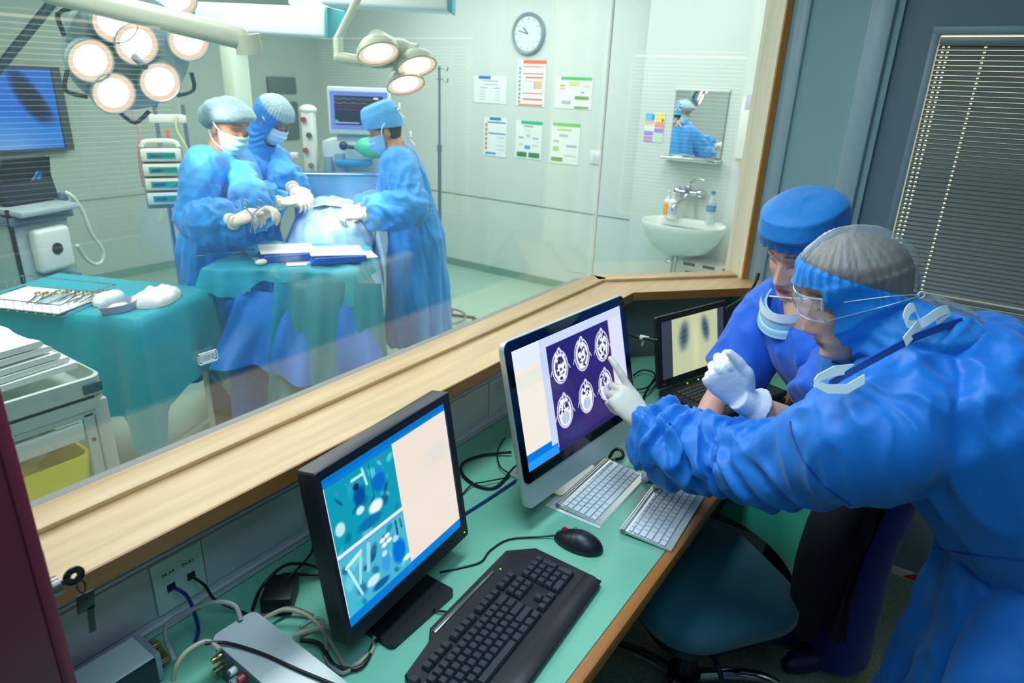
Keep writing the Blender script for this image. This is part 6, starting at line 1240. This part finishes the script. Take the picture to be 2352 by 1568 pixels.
# tall surgeon in a hood
f = (IR*.80+TOCAM*.20).normalized(); nk = at(592, 352, 3.86)
ps = Pose((nk.x-f.x*.12, nk.y-f.y*.12, .92), nk, f, at(625, 274, 3.80), (f.x, f.y, -.62), at(672, 432, 3.60), at(640, 466, 3.44), pole_r=-IR*.5-UP+TOCAM*.4, pole_l=IR*.1-UP-TOCAM*.3, sh=.165)
r = person('tall person in blue gown, hood and glasses bending over the patient behind the nurse', (ps.pelvis.x, ps.pelvis.y, 0))
make_body(ps, r, .006, (204, 144, 124)); gown(ps, r, gown_or, seed=4, vox=.008, arm_r=ARM, amp=AMP, chest=(.18, .14), waist=(.19, .15), upper=(.155, .11), famp=.013); cuffs(ps, r); legs_under(ps, r); face_mask(ps.H, r, mask_w)
opn = lambda c: c.x > .028 and (c.z < .050+(abs(c.y)*-.1)) and abs(c.y) < .072 and c.z > -.125
hood(ps, r, hood_m, opn, cut=(.060, -.22), net=net_m, vox=.006, infl=.016)
build('spectacles', MB().tube([ps.H @ Vector((.099, y, .004+.012*math.cos(k*PI/6)) ) if False else ps.H @ Vector((.100-.012*abs(.032+.018*math.sin(k*PI/6))/.05, .032+.018*math.sin(k*PI/6), -.002+.014*math.cos(k*PI/6))) for k in range(12) for y in (0,)], .0018, 5, 1, closed=True).tube([ps.H @ Vector((.100-.012*abs(.032+.018*math.sin(k*PI/6))/.05, -.032-.018*math.sin(k*PI/6), -.002+.014*math.cos(k*PI/6))) for k in range(12)], .0018, 5, 1, closed=True).tube([ps.H @ Vector((.090, -.05, .0)), ps.H @ Vector((0, -.083, .0))], .0015, 5, 1), steel, r)
for w_, e_, tgt, sd in ((ps.wr, ps.er, at(705, 452, 3.46), 'R'), (ps.wl, ps.el, at(722, 452, 3.56), 'L')):
    glove(w_, e_, hand_frame(w_, tgt-w_, UP*.9+TOCAM*.3), ((30, 38, 22), (38, 42, 24), (44, 46, 26), (48, 50, 28)), THUMB_IN, sd, r, glove_m, cuff=.06, vox=.004)
# surgeon in the flat cap
f = (-IR*.90+TOCAM*.12).normalized(); nk = at(912, 350, 3.82)
ps = Pose((nk.x-f.x*.10, nk.y-f.y*.10, .88), nk, f, at(884, 298, 3.80), (f.x, f.y, -.40), at(838, 492, 3.50), at(832, 480, 3.72), pole_l=IR*.9-UP*.6+TOCAM*.3, pole_r=-UP, sh=.14)
r = person('person in blue gown and light blue cap seen from the side, beside the drip stand', (ps.pelvis.x, ps.pelvis.y, 0))
make_body(ps, r, .006, (196, 142, 108)); gown(ps, r, gown_or, seed=7, vox=.008, arm_r=ARM, amp=AMP, chest=(.16, .125), waist=(.165, .14), upper=(.14, .10), famp=.013, zhem=.27, hem_w=(.24, .19)); cuffs(ps, r); legs_under(ps, r); face_mask(ps.H, r, mat('mask_pale', (150, 206, 240), .7), tie_to=((-.11, .075), (-.085, -.085)))
cap_shell(ps.H, r, 'surgical_cap', mat('cap_light', (84, 172, 232), .6, bump=.2, bscale=40), .010, lambda x, y: .040+(x-.09)*.28, .003, 3, flat=(1.04, 1.06, 1.02, .9, .72, .02))
cap_shell(ps.H, r, 'hair', hair_d, .0055, lambda x, y: .045+(x-.085)*.62-.02*(1 if x < 0 else 0), .002, 5)
bw = MB()
for z in (.075, -.085):
    for sgn in (-1, 1): bw.tube([ps.H @ Vector((-.105, 0, z)), ps.H @ Vector((-.13, sgn*.03, z+.025)), ps.H @ Vector((-.125, sgn*.05, z)), ps.H @ Vector((-.105, 0, z)), ps.H @ Vector((-.125, sgn*.03, z-.05))], .005, 6)
build('tie_bow', bw, tie_m, r)
for w_, e_, tgt, sd in ((ps.wl, ps.el, at(775, 490, 3.48), 'L'), (ps.wr, ps.er, at(755, 478, 3.62), 'R')):
    glove(w_, e_, hand_frame(w_, tgt-w_, UP*.85+TOCAM*.35), ((34, 40, 24), (42, 46, 26), (48, 50, 28), (50, 52, 30)), THUMB_IN, sd, r, glove_m, cuff=.06, vox=.004)
t = thing('forceps', 'thin steel forceps held by the surgeon in the light blue cap', 'forceps', at(735, 485, 3.56)); build('shank', MB().cyl(at(752, 480, 3.6), at(716, 492, 3.56), .003, .0015, 8), steel, t)

# ------------------------------------------------------------------ the two staff at the desk
skin1 = (232, 176, 156)
# woman in short sleeved scrubs, leaning on the desk with one hand and pointing with her fist
f = Vector((-.80, .60, 0)); nk = at(1858, 728, 1.80)
wr_r = onz(1583, 1050, .835); wr_l = at(1712, 922, 1.56)
ps = Pose((2.02, .10, .92), nk, f, at(1842, 580, 1.76), (-.90, .38, -.38), wr_l, wr_r, sh=.165, el_l=at(1845, 990, 1.62), pole_r=Vector((.3, .2, -.3)), arm=(.31, .28), ank_l=(2.07, .04, .09), ank_r=(2.10, .23, .09), roll=math.radians(-4))
r = person('woman in blue scrubs and cloth cap with lowered mask, raising a gloved fist', (2.05, .1, 0)); P1 = ps
make_body(ps, r, .0032, skin1); shoes(ps, r)
scrub = mat('scrubs_blue', (10, 98, 216), .65, sheen=.25, bump=.10, bscale=60)
gown(ps, r, scrub, long=False, short=.72, vox=.006, seed=3, name='scrub_top', chest=(.175, .125), waist=(.18, .135))
trousers(ps, r, navy, (.115, .10, .095, .10), .05, .04)
cap_shell(ps.H, r, 'surgical_cap', cap_m, .012, lambda x, y: .054+(x-.09)*.26, .010, 3, flat=(1.02, 1.08, 1.13, 1.05, .78, .02))
cap_shell(ps.H, r, 'hair', hair_d, .005, lambda x, y: .050+(x-.085)*.75, .002, 5)
# lowered face mask under the chin
ch_ = ps.H @ Vector((.075, 0, -.128)); lm = MB()
def lm_fn(u, v):
    a = (u-.5)*math.radians(165); R0 = .076+.024*v; q = Vector((.026+R0*math.cos(a)*(1.05), R0*.90*math.sin(a), -.120-.055*v-.018*math.cos(a)+.005*math.sin(v*18))); return ps.H @ q
lm.grid(lm_fn, 40, 16); nn = normals(lm); o_ = list(lm.v); f0_ = list(lm.f); lm.add([tuple(Vector(p)-Vector(q.tolist())*.0025) for p, q in zip(o_, nn)], [q[::-1] for q in f0_])
k = build('lowered_mask', lm, mat('mask_sky', (170, 214, 240), .7, bump=.1, bscale=60), r, smooth=180)
wl_ = MB().grid(lambda u, v: ps.H @ Vector((.022+(.088+.006*v)*math.cos((u-.5)*2.3)*1.08, (.088+.006*v)*.95*math.sin((u-.5)*2.3), -.106-.024*v-.018*math.cos((u-.5)*2.3))), 36, 8); build('mask_lining', wl_, mask_w, k, smooth=180)
build('mask_loop', MB().tube([lm_fn(.30, .0)+UP*.03, ps.H @ Vector((.07, .10, -.065)), ps.H @ Vector((-.02, .085, -.07)), ps.H @ Vector((-.09, .04, -.09))], .0022, 6), tie_m, k)
vn = ps.neck+ps.dep*.085-ps.spine*.02
build('collar', MB().tube([ps.neck+ps.left*.085+ps.spine*.01, ps.neck+ps.left*.05+ps.dep*.085-ps.spine*.045, ps.neck+ps.dep*.125-ps.spine*.12, ps.neck-ps.left*.05+ps.dep*.085-ps.spine*.045, ps.neck-ps.left*.085+ps.spine*.01], .010, 10, 5), scrub, r)
pin = at(1640, 818, 1.585)-ps.wl
glove(ps.wl, ps.el, hand_frame(ps.wl, at(1648, 858, 1.545)-ps.wl, TOCAM*.75-UP*.35+IR*.1), FIST, ((.75, .60, .1), (.98, .10, -.05), (1.0, .0, .0)), 'L', r, glove_w, cuff=.035, vox=.0028, r=(.036, .050), s=1.1)
glove(ps.wr, ps.er, hand_frame(ps.wr, onz(1522, 1068, .795)-ps.wr, UP*.9), ((10, 22, 14), (12, 26, 16), (14, 28, 16), (16, 30, 18)), ((.55, .8, -.1), (.9, .4, -.1), (.95, .2, -.1)), 'R', r, glove_w, cuff=.05, vox=.003)

# person in gown, hood and goggles pointing at the head scans
pel = at(2425, 1215, 1.34); nk = at(2118, 800, 1.27); f = Vector((-.25, .97, 0))
wl = at(1478, 968, 1.68)  # pointing hand
ps = Pose(pel, nk, f, at(1966, 682, 1.31), (-.47, .80, -.32), wl, at(1960, 1070, 1.50), .17, sh_l=at(2085, 985, 1.26), el_l=at(1760, 1065, 1.45), sh_r=at(2010, 850, 1.42), el_r=at(2050, 1030, 1.42), ank_l=(pel.x-.10, pel.y+.10, .09), ank_r=(pel.x+.12, pel.y-.02, .09))
r = person('person in blue gown, hood and clear goggles pointing a gloved finger at the head scans', (pel.x, pel.y, 0)); P2 = ps
make_body(ps, r, .0035, (226, 172, 150), ak=.8); shoes(ps, r)
arm_pts = [at(*q) for q in ((2100, 955, 1.25), (1900, 1032, 1.30), (1790, 1065, 1.41), (1690, 1058, 1.52), (1560, 1032, 1.61), (1470, 978, 1.685))]
CREASE = ((.30, .011, .022, .06, .3), (.40, .014, .016, .07, .5), (.49, .017, .015, .06, .2), (.57, .018, .014, .05, .6), (.66, .020, .015, .055, .1), (.75, .020, .014, .045, .5), (.83, .022, .015, .04, .2), (.90, .018, .013, .035, .6))
def folds(p):
    best = None; tot = len(arm_pts)-1
    for k in range(tot):
        a, b = arm_pts[k], arm_pts[k+1]; d = b-a; t = max(0, min(1, (p-a).dot(d)/d.length_squared)); q = p-(a+d*t)
        if best is None or q.length < best[0]: best = (q.length, (k+t)/tot, q)
    if best[0] > .145: return 0
    ang = math.atan2(best[2].dot(UP), best[2].dot(TOCAM)); o = 0
    for t0, A, w_, sl_, ph in CREASE:
        c_ = best[1]-(t0+sl_*math.sin(ang*.9+ph)+.012*mnoise.noise(p*22)); o += A*(math.exp(-(c_/w_)**2)-.7*math.exp(-((c_-1.9*w_)/(1.2*w_))**2))*(.65+.35*math.sin(ang*1.3+ph*9))
    return o*min(1, max(0, (.145-best[0])/.03))
def folds_old(p):
    q = p-ps.sl; ax = (ps.pelvis-ps.neck).normalized(); t_ = (p-ps.neck).dot(ax); s_ = (p-ps.neck).dot(ps.left)
    w_ = 1-2*abs(mnoise.noise(Vector((t_*3.2+s_*2.5, s_*11-t_*2.0, p.z*3+2))))
    near = max(0, 1-abs((p-ps.el).length)/.55)
    return .012*w_*(1-near*.6)+.004*mnoise.noise(p*18)
pl = [at(2215, 930, 1.36), at(2100, 955, 1.25), at(1995, 1000, 1.235), at(1900, 1032, 1.30), at(1790, 1065, 1.41), at(1690, 1058, 1.52), at(1625, 1044, 1.57), at(1560, 1032, 1.61), at(1500, 1000, 1.66), at(1470, 978, 1.685)]
gw = gown(ps, r, gown_fg, zhem=.40, vox=.0055, seed=2, paths=[(pl, (.13, .128, .115, .094, .077, .072, .080, .088, .072, .045)), None], disp=folds, arm_r=(.10, .10, .085, .075, .07, .06, .045), amp=(.02, .03, .04, .05, .055, .055, .055, .04), chest=(.225, .165), waist=(.215, .17), hem_w=(.22, .18), upper=(.195, .135), smooth_it=14, famp=.0115)
seam_b = mat('seam_blue', (4, 70, 150), .6)
for P_ in (pixline((1815, 968), (1822, 1000), (1850, 1060), (1900, 1118), (1955, 1160)), pixline((2110, 1246), (2190, 1266), (2280, 1278), (2350, 1284))): surface_line(gw, P_, .0022, seam_b, r)
ps.kl = at(2300, 1650, 1.27); ps.al = Vector((ps.kl.x+.02, ps.kl.y-.10, .09))
trousers(ps, r, gown_fg, (.11, .105, .10, .10), .06, .05, .01)
build('cuff', MB().tube([ps.el.lerp(ps.wl, .88), ps.wl, ps.wl+(ps.wl-ps.el).normalized()*.01], [.044, .037, .034], 22, 3), cuff_m, r)
opn = lambda c: c.x > .038+.5*max(0, c.z-.02) and c.z < .058 and c.z > -.132 and abs(c.y) < .068
hood(ps, r, hood_m, opn, infl=.013, cut=(.046, .62), net=sheer('bouffant_net', (196, 218, 214), .16, .5), vox=.004, fold=.010)
cap_shell(ps.H, r, 'hair', mat('hair_grey_brown', (104, 72, 56), .6, bump=.35, bscale=9, var=.45, vscale=7, stretch=(3, 14, 3)), .005, lambda x, y: .066+(x-.085)*.85, .002, 5)
H = ps.H
gl = sheer('goggle_plastic', (214, 224, 232), .16, .05, f0=.08)
def gog(u, v):
    a = (u-.5)*1.9; z = .040-.047*v; R0 = .062+.007*math.sin(v*PI); return H @ Vector((.045+R0*math.cos(a), .084*math.sin(a), z))
gg = build('goggles', MB().grid(gog, 30, 10), gl, r, smooth=180)
gf = sheer('goggle_frame', (206, 216, 226), .45, .1, f0=.12)
for v in (0, 1): build('frame_edge', MB().tube([gog(u/14, v) for u in range(15)], .0019, 8, 2), gf, gg)
for s_ in (0, 1):
    build('vent_side', MB().tube([gog(s_, 0), gog(s_, .5), gog(s_, 1)], .0028, 8, 2), gf, gg)
sg = 1
build('side_arm', MB().tube([gog(1, .25), H @ Vector((-.02, .096, .026)), H @ Vector((-.075, .096, .014))], .0010, 6, 4).tube([gog(1, .95), H @ Vector((-.01, .099, .010)), H @ Vector((-.075, .096, .012))], .0009, 6, 4), gf, gg)
build('snap', MB().tube([H @ Vector((-.078+.006*math.cos(k*PI/4), .093, .012+.006*math.sin(k*PI/4))) for k in range(8)], .0015, 5, 1, closed=True), tie_m, gg)
# neck ties, bow and hanging mask
dk = mat('tie_dark_blue', (20, 70, 150), .6)
build('neck_tie', MB().loft([[at(x, y, d)+CD*(sy*.0065)+CF*(sx*.003) for sx, sy in ((-1, -1), (1, -1), (1, 1), (-1, 1))] for x, y, d in ((1905, 882, 1.16), (1960, 850, 1.145), (2030, 812, 1.14), (2100, 775, 1.15), (2160, 752, 1.17), (2208, 738, 1.19))]), dk, r)
hm_ = MB().loft([[at(x, y, d)+CD*(sy*w_)+CF*(sx*.002) for sx, sy in ((-1, -1), (1, -1), (1, 1), (-1, 1))] for x, y, d, w_ in ((1960, 846, 1.15, .008), (1915, 852, 1.15, .009), (1878, 868, 1.15, .006), (1870, 880, 1.15, .006), (1900, 893, 1.145, .008), (1945, 893, 1.14, .008), (1985, 870, 1.135, .008))]); build('hanging_tie', hm_, tie_m, r)
bw = MB()
for pts in (((2112, 745, 1.17), (2080, 742, 1.16), (2085, 715, 1.16), (2100, 705, 1.165), (2108, 725, 1.17)), ((2112, 745, 1.17), (2130, 735, 1.17), (2160, 715, 1.18), (2180, 712, 1.19), (2150, 735, 1.18)), ((2112, 745, 1.17), (2095, 765, 1.15), (2078, 785, 1.14))):
    P_ = catmull([at(*q) for q in pts], 5); bw.loft([[p+CD*(sy*.0075)+CF*(sx*.0015)+CR*(sy*.003) for sx, sy in ((-1, -1), (1, -1), (1, 1), (-1, 1))] for p in P_])
build('tie_bow', bw, tie_m, r)
hd = at(1418, 895, 1.70)-ps.wl
glove(ps.wl, ps.el, hand_frame(ps.wl, hd, TOCAM*.70+UP*.15+IR*.35), ((-14, 6, 8), (50, 70, 40), (62, 78, 45), (70, 80, 45)), ((.70, .42, -.55), (.95, -.1, -.35), (.9, -.4, -.2)), 'L', r, glove_m, cuff=.06, vox=.0026)
glove(ps.wr, ps.er, hand_frame(ps.wr, Vector((-.6, .7, -.2)), UP), RELAX, THUMB, 'R', r, glove_m, cuff=.05, vox=.004)
# ------------------------------------------------------------------ chairs
seat_m = mat('chair_fabric_dark', (26, 84, 96), .85, bump=.2, bscale=220, sheen=.3); back_m = mat('chair_fabric_green', (14, 140, 112), .85, bump=.2, bscale=220, sheen=.3); jack_m = mat('jacket_black', (12, 14, 30), .9, bump=.2, bscale=120)
def chair(label, x, y, yaw, bh=.33):
    """local +x is the way the sitter faces"""
    t = thing('office_chair', label, 'chair', (x, y, 0), Euler((0, 0, yaw)))
    st = MB(); rings = []
    for k, z in ((.02, .435), (.9, .435), (1, .45), (1.0, .475), (.93, .497), (.6, .503), (.02, .500)): rings.append([Vector((px*k, py*k, z+.012*(px*k/.22)**2*(1 if z > .46 else 0))) for px, py in rrect(.45, .46, .13, 8)])
    build('seat', st.loft(rings), seat_m, t, True, 60)
    build('seat_pan', MB().prism(rrect(.40, .41, .1, 6), .405, .436), black_m, t, True)
    bk = MB()
    def bp(u, v, o):
        yy = (u-.5)*.37*(1-.25*max(0, v-.6)**1.5-.2*max(0, .25-v)); xx = -.225-.10*v+.05*(u*2-1)**2-.03*math.sin(v*PI); return Vector((xx+o, yy, .54+bh*v))
    g = []
    for o in (.022, -.022): g.append([[bp(i/16, j/16, o*(1-(abs(i/8-1)**6))*(1-abs(j/8-1)**6)) for j in range(17)] for i in range(17)])
    for s_, G in ((1, g[0]), (-1, g[1])):
        vs = [p for row in G for p in row]; fs = [(i*17+j, (i+1)*17+j, (i+1)*17+j+1, i*17+j+1) for i in range(16) for j in range(16)]; bk.add(vs, fs if s_ > 0 else [q[::-1] for q in fs])
    build('backrest', bk, back_m, t, True, 180)
    build('back_bar', MB().tube([(-.08, 0, .415), (-.24, 0, .42), (-.275, 0, .50), (-.285, 0, .64)], .022, 10), black_m, t, True)
    build('gas_lift', MB().cyl((0, 0, .20), (0, 0, .41), .025, n=16).cyl((0, 0, .09), (0, 0, .30), .034, n=16), black_m, t, True); build('hub', MB().cyl((0, 0, .07), (0, 0, .13), .05, n=18), black_m, t, True)
    build('lever', MB().tube([(.05, .05, .41), (.08, .22, .40), (.10, .27, .40)], .007, 8), black_m, t, True)
    for k in range(5):
        a = 2*PI*k/5+.35; c, s_ = math.cos(a), math.sin(a)
        l = build('leg', MB().tube([(c*.04, s_*.04, .11), (c*.14, s_*.14, .115), (c*.24, s_*.24, .10), (c*.30, s_*.30, .07)], [.018, .018, .016, .013], 12, 4), chrome, t, True)
        build('caster', MB().cyl((c*.30-s_*.02, s_*.30+c*.02, .030), (c*.30-s_*.004, s_*.30+c*.004, .030), .029, n=16).cyl((c*.30+s_*.02, s_*.30-c*.02, .030), (c*.30+s_*.004, s_*.30-c*.004, .030), .029, n=16), black_m, l, True)
    return t
c1 = chair('teal office chair with a black jacket over its back, pushed under the desk', 1.60, .40, math.radians(143))
M = wm(c1); jb_ = MB()
def jk(u, v, o=0):
    yy = .02+.23*u*(1+.08*v); zz = .885-.46*v; return M @ Vector((-.315-.05*(1-v)+.022*math.sin(u*19+v*3)*(.3+v)+.06*(1-v)*v+o+.10*max(0, u-.72), yy, zz-.05*abs(math.sin(u*6.5))*(v > .9)))
jb_.grid(lambda u, v: jk(u, v), 40, 24).grid(lambda u, v: jk(1-u, v, .022), 40, 24)
sv = MB().tube([M @ Vector(p) for p in ((-.30, .15, .88), (-.25, .19, .84), (-.215, .20, .74), (-.21, .19, .62), (-.215, .185, .52), (-.23, .18, .40))], [.04, .055, .060, .056, .050, .036], 16, 5, dome=True).tube([M @ Vector(p) for p in ((-.31, .17, .87), (-.27, .21, .78), (-.27, .20, .62), (-.29, .18, .44))], [.04, .05, .05, .042], 16, 5, dome=True)
t = thing('jacket', 'black jacket hanging over the back of the teal office chair', 'jacket', M @ Vector((-.32, .1, .36))); build('body', jb_, jack_m, t, smooth=180); build('sleeve', sv, jack_m, t, smooth=180)
chair('green backed office chair behind the person in the gown, mostly cut off by the view', .93, -.30, math.radians(105), .50)
